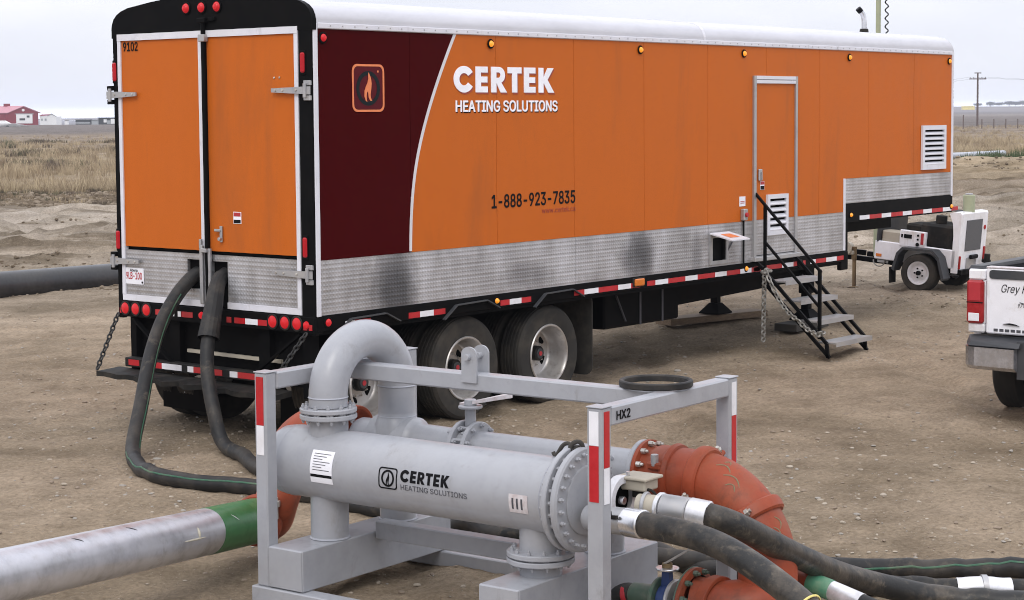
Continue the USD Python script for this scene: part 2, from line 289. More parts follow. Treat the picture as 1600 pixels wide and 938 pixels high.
tread_plate('tread_side', 'x', [(1.0, 1.36, 0.34, 0.42, 0.88), (4.75, 1.38, 0.36, 0.32, 0.85), (5.85, 1.30, 0.14, 0.30, 0.4), (2.9, 1.30, 0.5, 0.16, 0.35)])
tread_plate('tread_rear', 'y')

# grass with some light passing through
def leaf(name, c, c2):
    MAT[name] = usdkit.material(stage, '/World/Looks/' + name, {'oi': ('object_info', {}), 'r': ('rgb_ramp', {'ramp': [(0.0, c2), (1.0, c)]}), 'd': ('principled_bsdf', {'roughness': 0.8, 'specular_ior_level': 0.15}), 't': ('translucent_bsdf', {}), 'm': ('mix_closure', {'fac': 0.25})},
        [('oi.random', 'r.fac'), ('r.color', 'd.base_color'), ('r.color', 't.color'), ('d.BSDF', 'm.closure1'), ('t.BSDF', 'm.closure2')], surface='m.closure')
leaf('dry_grass', (0.40, 0.325, 0.215), (0.20, 0.15, 0.10)); leaf('green_weed', (0.10, 0.125, 0.06), (0.065, 0.085, 0.042)); leaf('olive_weed', (0.12, 0.115, 0.07), (0.08, 0.07, 0.045)); leaf('tree_leaf', (0.10, 0.115, 0.10), (0.06, 0.07, 0.065)); leaf('brown_weed', (0.15, 0.115, 0.085), (0.09, 0.07, 0.055))

# ------------------------------------------------------------------ ground
ND = unit(A(FWD[0], FWD[1], 0)); NR = A(ND[1], -ND[0], 0); E0 = A(EYE[0], EYE[1], 0)
def sm(a, b, x): t = np.clip((x - a) / (b - a), 0, 1); return t * t * (3 - 2 * t)
def base_height(x, y):
    x, y = np.asarray(x, float), np.asarray(y, float)
    t = (x - E0[0]) * ND[0] + (y - E0[1]) * ND[1]; s = (x - E0[0]) * NR[0] + (y - E0[1]) * NR[1]
    z = 0.19 * sm(1.0, 12.0, x) * sm(-9, -2, y)
    far = sm(-0.05, -0.18, s / np.maximum(t, 1.0)) * np.clip(t - 520, 0, 2600)
    return z - far * 0.0052
def ground_z(x, y):
    x, y = np.asarray(x, float), np.asarray(y, float)
    t = (x - E0[0]) * ND[0] + (y - E0[1]) * ND[1]; s = (x - E0[0]) * NR[0] + (y - E0[1]) * NR[1]
    z = base_height(x, y); o = np.zeros_like(x)
    P = np.stack([x, y, o], -1)
    near = 1 - sm(34, 60, t)
    z = z + near * (0.046 * (meshkit.fbm(P * 3.1, 4, 3) - 0.5) + 0.05 * (meshkit.fbm(P * 0.55, 3, 5) - 0.5) + 0.030 * (meshkit.noise(P * 11.0, 9) - 0.5))
    Q = np.stack([s / 7.0, t / 1.15, o], -1); Q2 = np.stack([s / 2.0, t / 0.9, o], -1)
    lf = sm(2, -6, s); rut = sm(31, 38, t) * (lf * (1 - sm(49, 57, t)) + (1 - lf) * (1 - sm(62, 90, t)))
    fine = sm(29, 34, t) * (1 - sm(58, 62, t) * lf) * (1 - sm(80, 95, t)); z = z + fine * (0.16 * (meshkit.fbm(np.stack([s / 1.1, t / 0.55, o + 2], -1), 3, 71) - 0.5)) - 0.07 * rut
    z = z + rut * (0.34 * (meshkit.fbm(Q, 4, 11) - 0.5) + 0.34 * (meshkit.fbm(Q2, 3, 12) - 0.5))
    w1 = meshkit.fbm(np.stack([s / 15.0, t / 2.3, o + 4], -1), 4, 15); w2 = meshkit.fbm(np.stack([s / 4.0, t / 1.3, o + 9], -1), 3, 16)
    z = z + rut * (0.28 * (1 - np.abs(2 * w1 - 1) * 3.2).clip(0, 1) ** 2 + 0.22 * (1 - np.abs(2 * w2 - 1) * 3.6).clip(0, 1) ** 2)
    left = sm(2, -6, s)
    z = z + left * 0.22 * np.exp(-((t - 58.5 - 1.5 * meshkit.noise(P * 0.3, 21)) / 1.3) ** 2) * (0.6 + 0.8 * meshkit.fbm(P * 1.2, 3, 22))
    right = sm(6, 14, s)
    z = z + right * (0.55 * np.exp(-((t - 74) / 5.0) ** 2) * (0.5 + meshkit.noise(P * 0.18, 18)) + 0.45 * np.exp(-((t - 58) / 3.0) ** 2) * meshkit.noise(P * 0.2, 28) + 0.3 * np.exp(-((t - 47) / 2.0) ** 2) * meshkit.noise(P * 0.25, 8))
    for c0, k_, ph_ in ((-1.1, 0.10, 0.0), (0.75, 0.10, 0.0), (5.2, -0.05, 1.0), (6.9, -0.05, 1.0)):
        dd = s - (c0 + k_ * (t - 12) + 0.5 * np.sin(t * 0.16 + ph_)); z = z - near * 0.042 * np.exp(-(dd / 0.16) ** 2) * (0.7 + 0.3 * np.sin(t * 40)) + near * 0.024 * np.exp(-((np.abs(dd) - 0.28) / 0.09) ** 2)
    # soil turned up beside the skid and pushed against the pipes
    z = z + 0.05 * np.exp(-(((x + 3.1) / 1.2) ** 2 + ((y + 4.6) / 1.0) ** 2)) * meshkit.fbm(P * 6, 3, 31)
    z = z + sm(90, 130, t) * (1 - sm(300, 500, t)) * 0.5 * (meshkit.fbm(np.stack([s / 25, t / 18, o], -1), 3, 41) - 0.5)
    return z
tt = np.r_[np.linspace(-60, 3.5, 20), np.arange(4, 31, 0.085), np.arange(31, 64, 0.13), np.arange(64, 68, 0.3), np.arange(68, 100, 0.5), np.arange(100, 300, 2.4), np.geomspace(303, 5200, 50)]
sp = np.r_[np.arange(0, 9.5, 0.085), np.arange(9.6, 20, 0.22), np.arange(20, 28, 0.5), np.arange(29, 120, 4.0), np.geomspace(125, 4500, 24)]
ss = np.r_[-sp[:0:-1], sp]
S2, T2 = np.meshgrid(ss, tt); GX, GY = E0[0] + T2 * ND[0] + S2 * NR[0], E0[1] + T2 * ND[1] + S2 * NR[1]
GZ = ground_z(GX, GY); ni, nj = GX.shape; idx = np.arange(ni * nj).reshape(ni, nj)
gf = np.vstack([np.stack([idx[:-1, :-1], idx[:-1, 1:], idx[1:, 1:]], -1).reshape(-1, 3), np.stack([idx[:-1, :-1], idx[1:, 1:], idx[1:, :-1]], -1).reshape(-1, 3)])
if np.cross(NR, ND)[2] < 0: gf = gf[:, ::-1]
ground_mesh = trimesh.Trimesh(np.stack([GX, GY, GZ], -1).reshape(-1, 3), gf, process=False)
G = {'g': ('geometry', {}), 'p': ('principled_bsdf', {'roughness': 0.95, 'specular_ior_level': 0.15}),
     'dot': ('vector_math', {'math_type': 'dot_product', 'vector2': tuple(ND)}), 'off': ('math', {'math_type': 'subtract', 'value2': float(E0 @ ND)}),
     'wob': ('noise_texture', {'scale': 0.09, 'detail': 5.0}), 'wobm': ('math', {'math_type': 'multiply_add', 'value2': 0.32, 'value3': 0.84}), 'tw': ('math', {'math_type': 'multiply'}),
     'lg': ('math', {'math_type': 'logarithm', 'value2': 10.0}), 'lm': ('map_range', {'from_min': 0.5, 'from_max': 3.5}),
     'band': ('rgb_ramp', {'ramp': [(0.0, (0.272, 0.212, 0.150)), (0.30, (0.266, 0.208, 0.148)), (0.335, (0.27, 0.222, 0.172)), (0.40, (0.295, 0.253, 0.208)), (0.418, (0.19, 0.15, 0.11)), (0.45, (0.27, 0.21, 0.14)), (0.52, (0.26, 0.205, 0.14)), (0.575, (0.235, 0.185, 0.135)), (0.64, (0.20, 0.16, 0.125)), (0.66, (0.135, 0.115, 0.105)), (0.76, (0.15, 0.128, 0.118)), (0.79, (0.21, 0.185, 0.17)), (0.84, (0.15, 0.135, 0.135)), (1.0, (0.17, 0.16, 0.17))]}),
     'n1': ('noise_texture', {'scale': 1.3, 'detail': 9.0, 'roughness': 0.68}), 'r1': ('rgb_ramp', {'ramp': [(0.30, (0.66, 0.64, 0.62)), (0.5, (0.97, 0.97, 0.97)), (0.70, (1.24, 1.24, 1.25))]}), 'x1': ('mix', {'mix_type': 'multiply', 'fac': 1.0}),
     'n0': ('noise_texture', {'scale': 0.33, 'detail': 6.0, 'roughness': 0.6, 'distortion': 0.8}), 'r0': ('rgb_ramp', {'ramp': [(0.34, (0.70, 0.69, 0.66)), (0.48, (0.98, 0.98, 0.97)), (0.56, (1.06, 1.06, 1.06)), (0.68, (1.22, 1.23, 1.25))]}), 'x0': ('mix', {'mix_type': 'multiply', 'fac': 1.0}),
     'n2': ('noise_texture', {'scale': 26.0, 'detail': 6.0, 'roughness': 0.7}), 'r2': ('rgb_ramp', {'ramp': [(0.30, (0.62, 0.60, 0.57)), (0.52, (1.0, 1.0, 1.0)), (0.70, (1.34, 1.34, 1.34))]}), 'x2': ('mix', {'mix_type': 'multiply', 'fac': 0.85}),
     'vo': ('voronoi_texture', {'scale': 34.0, 'randomness': 1.0}), 'vr': ('rgb_ramp', {'ramp': [(0.0, (1.0, 1.0, 1.0)), (0.16, (0.8, 0.8, 0.8)), (0.22, (0.0, 0.0, 0.0))]}), 'vsep': ('separate_color', {}), 'vsel': ('math', {'math_type': 'greater_than', 'value2': 0.72}), 'vm': ('math', {'math_type': 'multiply'}), 'x3': ('mix', {'color2': (0.36, 0.31, 0.25)}),
     'ds': ('vector_math', {'math_type': 'dot_product', 'vector2': tuple(0.08 * NR)}), 'dt': ('vector_math', {'math_type': 'dot_product', 'vector2': tuple(0.95 * ND)}), 'cs': ('combine_xyz', {}), 'ns': ('noise_texture', {'scale': 1.0, 'detail': 7.0, 'roughness': 0.66, 'distortion': 0.6}), 'rs': ('rgb_ramp', {'ramp': [(0.36, (0.50, 0.47, 0.42)), (0.43, (0.74, 0.72, 0.68)), (0.46, (0.98, 0.98, 0.97)), (0.55, (1.10, 1.12, 1.15)), (0.60, (1.0, 1.0, 0.99)), (0.63, (0.60, 0.57, 0.53)), (0.70, (0.85, 0.84, 0.82))]}), 'fs': ('map_range', {'range_type': 'smoothstep', 'from_min': 24.0, 'from_max': 36.0, 'to_min': 0.18, 'to_max': 0.9, 'clamp': True}), 'xs': ('mix', {'mix_type': 'multiply'}),
     'bh': ('math', {'math_type': 'multiply_add', 'value2': 1.0}), 'b': ('bump', {'strength': 0.9, 'distance': 0.04})}
GK = [('g.position', 'dot.vector1'), ('dot.value', 'off.value1'), ('g.position', 'wob.vector'), ('wob.fac', 'wobm.value1'), ('off.value', 'tw.value1'), ('wobm.value', 'tw.value2'), ('tw.value', 'lg.value1'), ('lg.value', 'lm.value'), ('lm.result', 'band.fac'),
      ('g.position', 'n1.vector'), ('n1.fac', 'r1.fac'), ('g.position', 'n0.vector'), ('n0.fac', 'r0.fac'), ('band.color', 'x0.color1'), ('r0.color', 'x0.color2'), ('x0.color', 'x1.color1'), ('r1.color', 'x1.color2'), ('g.position', 'n2.vector'), ('n2.fac', 'r2.fac'), ('x1.color', 'x2.color1'), ('r2.color', 'x2.color2'),
      ('g.position', 'vo.vector'), ('vo.distance', 'vr.fac'), ('vo.color', 'vsep.color'), ('vsep.r', 'vsel.value1'), ('vr.color', 'vm.value1'), ('vsel.value', 'vm.value2'), ('vm.value', 'x3.fac'), ('g.position', 'ds.vector1'), ('g.position', 'dt.vector1'), ('ds.value', 'cs.x'), ('dt.value', 'cs.y'), ('cs.vector', 'ns.vector'), ('ns.fac', 'rs.fac'), ('off.value', 'fs.value'), ('fs.result', 'xs.fac'), ('x2.color', 'xs.color1'), ('rs.color', 'xs.color2'), ('xs.color', 'x3.color1'), ('x3.color', 'p.base_color'),
      ('n2.fac', 'bh.value1'), ('vm.value', 'bh.value3'), ('bh.value', 'b.height'), ('b.normal', 'p.normal')]
MAT['dirt'] = usdkit.material(stage, '/World/Looks/dirt', G, GK, surface='p.BSDF')
part('/World', 'ground', ground_mesh, 'dirt', smooth=True, kind='structure', label='bare tan gravelly dirt yard running out to dry fields')

def scatter(name, protos, pts, scales, rots, which, label, cat):
    p = numbered('/World', name); pi = UsdGeom.PointInstancer.Define(stage, p); targets = []
    for i, (m, mt, smth) in enumerate(protos):
        q = f'{p}/{re.sub("s$", "", name)}_piece' + (f'_{i:03d}' if i else ''); usdkit.mesh(stage, q, m, MAT[mt], smooth=smth); targets.append(q)
    pi.CreatePrototypesRel().SetTargets([Sdf.Path(t) for t in targets])
    pi.CreateProtoIndicesAttr(Vt.IntArray.FromNumpy(np.asarray(which, np.int32))); pi.CreatePositionsAttr(Vt.Vec3fArray.FromNumpy(np.asarray(pts, np.float32)))
    pi.CreateScalesAttr(Vt.Vec3fArray.FromNumpy(np.asarray(scales, np.float32)))
    pi.CreateOrientationsAttr(Vt.QuathArray([Gf.Quath(float(math.cos(a / 2)), 0, 0, float(math.sin(a / 2))) for a in rots]))
    meta(pi.GetPrim(), label, cat, None, 'stuff')
def st(s, t): return E0[0] + np.asarray(t) * ND[0] + np.asarray(s) * NR[0], E0[1] + np.asarray(t) * ND[1] + np.asarray(s) * NR[1]

# stones
protos = []
for i, mt in enumerate(('stone_pale', 'stone_brown', 'stone_grey', 'stone_pale', 'stone_brown')):
    m = trimesh.creation.icosphere(1, 1.0); v = np.array(m.vertices); v *= (0.72 + 0.55 * meshkit.noise(v * 1.4 + i * 7.3, i))[:, None]; v *= A(1.0, 0.75, 0.55)
    protos.append((trimesh.Trimesh(v, m.faces, process=False), mt, False))
n = 20000; t = 7.5 + 30 * RNG.random(n) ** 1.25; s = RNG.uniform(-0.36, 0.36, n) * (t + 1); x, y = st(s, t)
size = 0.006 + 0.017 * RNG.random(n) ** 3.0 + (RNG.random(n) < 0.012) * 0.016
keep = meshkit.fbm(np.stack([x * 0.5, y * 0.5, 0 * x], -1), 3, 77) + 0.30 * RNG.random(n) > 0.55; x, y, size = x[keep], y[keep], size[keep]; n = len(x)
scatter('gravel_stones', protos, np.stack([x, y, ground_z(x, y) + size * 0.15], -1), np.stack([size * RNG.uniform(0.8, 1.5, n), size, size * RNG.uniform(0.7, 1.1, n)], -1), RNG.uniform(0, 6.28, n), RNG.integers(0, 5, n), 'small pale and brown stones strewn over the dirt yard', 'gravel')

# dry grass: tufts of thin bent blades
def tuft(nb, h, spread, seed, w=0.012):
    r = np.random.default_rng(seed); v, f = [], []
    for k in range(nb):
        a, b = r.uniform(0, 6.28), r.uniform(0, 6.28); o = A(math.cos(a), math.sin(a), 0) * spread * math.sqrt(r.random()); d = A(math.cos(b), math.sin(b), 0); q = A(-d[1], d[0], 0) * w * r.uniform(0.6, 1.4); hh = h * r.uniform(0.5, 1.0); lean = r.uniform(0.1, 0.5) * hh
        base = len(v)
        for u in (0, 0.5, 1.0):
            c = o + d * lean * u * u + A(0, 0, hh * u); ww = q * (1 - 0.9 * u); v += [c - ww, c + ww]
        f += [[base, base + 1, base + 3], [base, base + 3, base + 2], [base + 2, base + 3, base + 5], [base + 2, base + 5, base + 4]]
    return trimesh.Trimesh(np.array(v), f, process=False)
gp = [(tuft(26, 0.55, 0.30, 100 + i, 0.016), 'dry_grass', False) for i in range(4)]
n = 19000; t = 60 + 170 * RNG.random(n) ** 1.7; s = RNG.uniform(-0.45, 0.45, n) * t; rt = s / t > 0.12; t = np.where(rt, t + 46, t)
x, y = st(s, t); dens = meshkit.fbm(np.stack([x / 9, y / 9, 0 * x], -1), 3, 51); keep = dens + 0.22 * RNG.random(n) > 0.50; x, y, t = x[keep], y[keep], t[keep]; n = len(x)
sc = (0.45 + 0.95 * RNG.random(n) ** 1.6) * (0.6 + 0.6 * meshkit.noise(np.stack([x / 5, y / 5, 0 * x], -1), 61)) * np.where(t > 150, 0.6, 1.0)
scatter('dry_grasses', gp, np.stack([x, y, ground_z(x, y) - 0.02], -1), np.stack([sc * 1.3, sc * 1.3, sc], -1), RNG.uniform(0, 6.28, n), RNG.integers(0, 4, n), 'tall dry tan prairie grass beyond the dirt yard', 'grass')
bp_ = [(tuft(40, 0.35, 0.35, 200 + i, 0.02), ('brown_weed', 'olive_weed', 'dry_grass')[i], False) for i in range(3)]
n = 900; s = RNG.uniform(-26, 4, n); t = 59 + RNG.normal(0, 1.2, n); x, y = st(s, t); sc = 0.2 + 0.45 * RNG.random(n)
cl = RNG.integers(0, 26, 520); cs_, ct_ = RNG.uniform(-52, -10, 26), 80 + 110 * RNG.random(26); x2, y2 = st(cs_[cl] + RNG.normal(0, 1.6, 520), ct_[cl] + RNG.normal(0, 1.0, 520)); x, y = np.r_[x, x2], np.r_[y, y2]; sc = np.r_[sc, RNG.uniform(0.8, 1.9, 520)]; n = len(x)
scatter('berm_weeds', bp_, np.stack([x, y, ground_z(x, y)], -1), np.stack([sc * 1.2, sc * 1.2, sc * 0.8], -1), RNG.uniform(0, 6.28, n), RNG.integers(0, 3, n), 'dark low weeds on the turned earth bank at the grass edge', 'weeds')
# clods of turned earth in rows where the yard was graded
cp_ = []
for i in range(3):
    m = trimesh.creation.icosphere(1, 1.0); v = np.array(m.vertices); v *= (0.6 + 0.8 * meshkit.fbm(v * 1.7 + i * 5.1, 3, 40 + i))[:, None]; v *= A(1.0, 0.9, 0.8); cp_.append((trimesh.Trimesh(v, m.faces, process=False), ('clod_earth', 'clod_earth', 'clod_pale')[i], False))
rows_ = [(29.9, -9, 4, 700, .028, .3), (33.5, -14, 0, 500, .030, .5), (38.5, -14, 12, 700, .034, .5), (44.5, -16, 16, 800, .038, .6), (57.6, -24, 4, 3000, .085, .8), (59.0, -24, 4, 1800, .08, .7), (50, 8, 26, 700, .045, 1.0), (62, 10, 30, 800, .055, 1.4), (73, 12, 34, 800, .06, 1.6), (26.5, 5, 12, 200, .022, .8)]
cs2, ct2, cz2 = [], [], []
for t0_, sa, sb, n_, sz, sd in rows_:
    s1 = RNG.uniform(sa, sb, n_); cs2.append(s1); ct2.append(t0_ + 0.5 * np.sin(s1 * .5) + RNG.normal(0, sd, n_)); cz2.append(sz * RNG.uniform(.35, 1.25, n_))
cs2, ct2, cz2 = map(np.concatenate, (cs2, ct2, cz2)); x, y = st(cs2, ct2); n = len(x)
scatter('earth_clods', cp_, np.stack([x, y, ground_z(x, y) + cz2 * .1], -1), np.stack([cz2 * RNG.uniform(.8, 1.6, n), cz2, cz2 * RNG.uniform(.7, 1.1, n)], -1), RNG.uniform(0, 6.28, n), RNG.integers(0, 3, n), 'brown clods of turned earth lying in rows behind the trailer', 'earth clods')
# ================================================================== heater trailer (x along its length, y across, side facing us is y = 0)
TL, TW, ZB, ZT, ZD = 12.066, 2.59, 1.17, 3.626, 1.6425
STEP = 9.125; ZS, ZF = 2.051, 1.746          # neck: top of the tread band, bottom of the body
T = thing('heater_trailer', 'long orange and maroon enclosed heater trailer with tread plate skirt', 'trailer', (0, 0, 0))
SX, SZ, SN = X_, Z_, -Y_                     # side plane axes
def side(shape, y, depth): return flat(shape, depth, (0, y, 0), X_, Z_)        # X x Z = -Y: grows outwards
def rear(shape, x, depth): return flat(shape, depth, (x, 0, 0), -Y_, Z_)       # shape x = -y ; (-Y) x Z = -X outwards
def rbox(ya, yb, za, zb): return sbox(-max(ya, yb), za, -min(ya, yb), zb)
# inner shell that backs every panel
shell = sbox(0.03, ZB + .01, TL - .03, ZT).difference(sbox(STEP, 0, 20, ZF + .01))
part(T, 'body_shell', flat(shell, TW - 0.06, (0, TW - 0.03, 0), X_, Z_), 'black_paint', smooth=False)
# side cladding
cv = np.array([(1.848, 3.628), (1.647, 3.28), (1.447, 2.874), (1.301, 2.472), (1.226, 2.071), (1.202, 1.692), (1.200, 1.60)])
cz = np.linspace(1.60, 3.66, 40); cx = CubicSpline(cv[::-1, 1], cv[::-1, 0])(cz)
left = Polygon([(-1, 1.60)] + list(zip(cx, cz)) + [(-1, 3.66)])
skirt_top = ZD
whole = sbox(0.055, skirt_top, TL - 0.05, ZT).difference(sbox(STEP, 0, 20, ZS))
door_r = sbox(7.0, 1.23, 7.965, 3.285)
whole = whole.difference(door_r)
seams = [1.215 * k for k in range(0, 11)]
for k in range(10):
    a, b = (seams[k] + 0.0025, seams[k + 1] - 0.0025) if k < 9 else (seams[k] + .0025, 13)
    strip = whole.intersection(sbox(a if k else 0, 0, b, 5))
    for shp, mt, nm in ((strip.intersection(left.buffer(-0.012)), 'maroon_paint', 'maroon_panel'), (strip.difference(left.buffer(0.012)), 'orange_paint', 'orange_panel')):
        for g in getattr(shp, 'geoms', [shp]):
            if g.area > 0.01: part(T, nm, side(g, 0.03, 0.026), mt, smooth=False)
part(T, 'panel_rivets', [cyl((seams[k] + dx, .0045, z), (seams[k] + dx, .0015, z), .0055, n=6) for k in range(2, 10) for z in np.arange(1.72, 3.6, .12) for dx in (-.02, .02) if not (7.0 < seams[k] < 7.97 or (seams[k] > STEP and z < ZS))], 'orange_paint', kind='stuff')
line = LineString(list(zip(cx[1:], cz[1:]))).buffer(0.017, cap_style=2).intersection(whole)
part(T, 'dividing_stripe', side(line, 0.03, 0.029), 'silver_line', smooth=False)
# tread plate skirt
hatch = sbox(6.13, 1.222, 6.43, 1.50)
sk = sbox(0.055, ZB, STEP, skirt_top - 0.002).difference(door_r).difference(hatch)
cuts = [0.055, 3.655, 6.09, 9.2]
for a, b in zip(cuts[:-1], cuts[1:]):
    s_ = sk.intersection(sbox(a + .002, 0, b - .002, 5))
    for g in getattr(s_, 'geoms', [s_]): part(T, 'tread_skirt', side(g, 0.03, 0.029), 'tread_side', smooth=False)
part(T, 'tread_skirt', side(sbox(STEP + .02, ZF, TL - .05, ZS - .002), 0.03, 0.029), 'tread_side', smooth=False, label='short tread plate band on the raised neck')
part(T, 'neck_corner_trim', cbox((STEP - .03, -.006, ZB), (STEP + .018, .03, ZS), .003), 'white_trim', smooth=False)
part(T, 'front_corner_trim', cbox((TL - .05, -.008, ZF - .02), (TL, .03, ZT + .02), .004), 'white_trim', smooth=False)
part(T, 'rear_corner_trim', cbox((-.002, -.008, ZB - .01), (.053, .03, ZT + .03), .006), 'white_trim', smooth=False)
part(T, 'front_wall', cbox((TL - .03, .0, ZF), (TL + .012, TW, ZT), .004), 'orange_paint', smooth=False)
part(T, 'far_side_wall', [cbox((.05, TW - .03, ZB), (STEP, TW, ZT)), cbox((STEP, TW - .03, ZF), (TL, TW, ZT))], 'orange_paint', smooth=False)
# roof: rounded side rails and a shallow crown, in two sheets
prof = [(-.004, 3.612), (-.004, 3.69), (.0, 3.72), (.022, 3.77), (.065, 3.81), (.125, 3.838), (.22, 3.858), (.55, 3.893), (.95, 3.925), (1.295, 3.935)]
def roof_sheet(x0, x1, up=0.0, pr=prof):
    half = [(y - (up if y < 0 else 0), z + up) for y, z in pr]; out = half + [(TW - y, z) for y, z in half[::-1][1:]]
    return flat(Polygon(out + [(TW - .03, 3.60), (.03, 3.60)]), x1 - x0, (x0, 0, 0), Y_, Z_)
part(T, 'roof', roof_sheet(.035, 5.994), 'roof_white', smooth=35)
rb = roof_sheet(5.997, TL - .06)
rb.vertices[:, 2] -= np.where(rb.vertices[:, 2] > 3.65, sm(TL - .45, TL - .04, rb.vertices[:, 0]) * 0.0, 0)
part(T, 'roof', rb, 'roof_white', smooth=35)
# rounded front end of the roof
segs = []; ang = np.linspace(0, np.pi / 2, 7)
for i in range(6):
    x0, x1 = TL - .06 + .06 * math.sin(ang[i]), TL - .06 + .06 * math.sin(ang[i + 1]); k = math.cos((ang[i] + ang[i + 1]) / 2)
    segs.append(roof_sheet(x0, x1, 0, [(y, 3.612 + (z - 3.612) * (0.45 + 0.55 * k)) for y, z in prof]))
part(T, 'roof_nose', segs, 'roof_white', smooth=35)
part(T, 'roof_seam', roof_sheet(5.975, 6.02, .004), 'white_trim', smooth=False)
part(T, 'drip_rail', cbox((.053, -.012, ZT - .012), (TL - .05, .028, ZT + .034), .004), 'white_trim', smooth=False)
rv = [cyl((x, -.012, ZT + .012), (x, -.017, ZT + .012), .006, n=8) for x in np.arange(.2, TL - .1, .15)]
part(T, 'drip_rail_rivets', rv, 'galvanised', kind='stuff')
# rear end frame
cap = [(-.012, 3.60), (-.012, 3.69), (-.004, 3.725), (.02, 3.775), (.065, 3.815), (.125, 3.845), (.22, 3.872), (.55, 3.915), (.95, 3.952), (1.295, 3.962)]
capf = [(y, z) for y, z in cap]; capo = capf + [(TW - y, z) for y, z in capf[::-1][1:]]
part(T, 'rear_header', flat(Polygon([(-(y), z) for y, z in capo]).buffer(0), .055, (.03, 0, 0), -Y_, Z_), 'black_paint', smooth=30)
part(T, 'rear_post', cbox((-.022, .002, ZB - .17), (.03, .158, 3.64), .006), 'black_paint', smooth=False)
part(T, 'rear_post', cbox((-.022, 2.528, ZB - .17), (.03, TW + .005, 3.64), .006), 'black_paint', smooth=False)
for y in (1.552, 1.349, 1.148):
    p = part(T, 'marker_lamp', lathe([(0, .035), (.025, .03), (.042, .012), (.045, 0), (0, 0)], (-.03, y, 3.838), -X_, 20), 'red_lens'); part(p, 'lamp_ring', ring((-.026, y, 3.838), -X_, .044, .058, .012, 20), 'black_paint')
# doors: framed orange sheet above, tread plate below with the hose cut-outs
def rdoor(ya, yb, cut, name_lab):
    d = part(T, 'rear_door', rear(rbox(ya, yb, ZD + .004, 3.62).buffer(-.03), .02, .032), 'orange_paint', smooth=False, label=name_lab)
    low = rbox(ya, yb, ZB + .03, ZD)
    for c in cut: low = low.difference(c)
    part(d, 'tread_plate', rear(low.intersection(rbox(ya, yb, 0, 5).buffer(-.03)), .02, .034), 'tread_rear', smooth=False)
    part(d, 'door_sill', rear(rbox(ya, yb, ZB, ZB + .055).difference(unary_union(cut) if cut else Polygon()), .02, .044), 'white_trim', smooth=False)
    return d
cutL, cutR = rbox(1.365, 1.625, 1.325, 1.592), rbox(1.09, 1.30, 1.15, 1.587)
dl = rdoor(1.365, 2.525, [cutL], 'left rear door with the trailer number'); dr = rdoor(.16, 1.345, [cutR], 'right rear door with the warning sticker')
def trim(par, ya, yb, za, zb, proud=.046): part(par, 'door_trim', rear(rbox(ya, yb, za, zb), .02, proud), 'white_trim', smooth=False)
trim(dl, 1.365, 2.525, 3.575, 3.635, .048); trim(dl, 2.482, 2.525, ZB + .056, 3.574); trim(dl, 1.368, 1.415, ZB + .056, 3.574)
trim(dr, .16, 1.345, 3.575, 3.635, .048); trim(dr, .16, .205, ZB + .056, 3.574)
part(T, 'hose_opening', rear(cutL.buffer(.01), .035, -.4), 'deep_dark', smooth=False); part(T, 'hose_opening', rear(cutR.buffer(.01), .035, -.4), 'deep_dark', smooth=False)
lb = part(T, 'lock_rod', cyl((-.045, 1.322, 1.2), (-.045, 1.322, 3.72), .021, n=14), 'black_paint')
part(lb, 'rod_guide', cbox((-.075, 1.285, 3.535), (-.02, 1.362, 3.60), .006), 'galvanised', smooth=False)
part(lb, 'rod_guide', cbox((-.072, 1.27, 3.70), (-.015, 1.38, 3.745), .006), 'black_paint', smooth=False)
part(lb, 'cam_keeper', [cbox((-.05, 1.17, 3.715), (-.015, 1.26, 3.75), .006), cyl((-.055, 1.2, 3.73), (-.02, 1.2, 3.73), .018)], 'black_paint', smooth=False)
part(T, 'latch_channel', [cbox((-.062, 1.372, 1.20), (-.035, 1.412, 1.725), .005), cbox((-.085, 1.300, 1.665), (-.036, 1.371, 1.70), .004), cbox((-.062, 1.268, 1.24), (-.036, 1.300, 1.70), .004), cyl((-.05, 1.40, 1.70), (-.05, 1.40, 1.78), .016)], 'galvanised', smooth=False)
part(T, 'hasp', [cbox((-.035, 1.138, 1.76), (-.018, 1.168, 1.905), .004), cbox((-.05, 1.15, 1.855), (-.03, 1.225, 1.878), .004), cyl((-.06, 1.153, 1.79), (-.03, 1.153, 1.79), .016)], 'galvanised')
for y0, y1, z, nm in ((2.25, 2.665, 3.078, 'left'), (.005, .465, 3.09, 'right'), (2.265, 2.668, 1.532, 'left'), (.01, .488, 1.522, 'right')):
    inner = min(y0, y1) if nm == 'left' else max(y0, y1); outer = max(y0, y1) if nm == 'left' else min(y0, y1); sgn = 1 if nm == 'left' else -1
    strap = [hull([(-.034, inner, z - .012), (-.034, inner, z + .022), (-.050, inner, z - .012), (-.050, inner, z + .022), (-.034, outer, z - .034), (-.034, outer, z + .034), (-.050, outer, z - .034), (-.050, outer, z + .034)]),
             cyl((-.052, outer - sgn * .05, z - .06), (-.052, outer - sgn * .05, z + .06), .017, n=12)]
    h = part(T, 'hinge', strap, 'galvanised')
    for z0_, z1_ in ((.042, .085), (-.085, -.042)): part(h, 'hinge_block', cbox((-.045, outer, z + z0_), (.02, outer - sgn * .075, z + z1_), .004), 'black_paint' if nm == 'left' else 'galvanised', smooth=False)
    part(h, 'hinge_bolts', [cyl((-.05, inner + sgn * q, z + .004), (-.058, inner + sgn * q, z + .004), .010, n=8) for q in (.05, .14, .3)], 'zinc_bolt')
for y, z in ((2.565, 3.292), (.098, 3.325), (2.566, 1.73), (.10, 1.755)):
    p = part(T, 'tail_marker', cbox((-.045, y - .026, z - .085), (-.02, y + .026, z + .085), .012), 'marker_red'); part(p, 'marker_base', cbox((-.03, y - .032, z - .105), (-.0215, y + .032, z + .105), .004), 'black_paint', smooth=False)
part(T, 'number_print', text('9102', .078, (-.0145, 2.452, 3.481), -Y_, Z_, .002, True, .205), 'black_print', smooth=False)
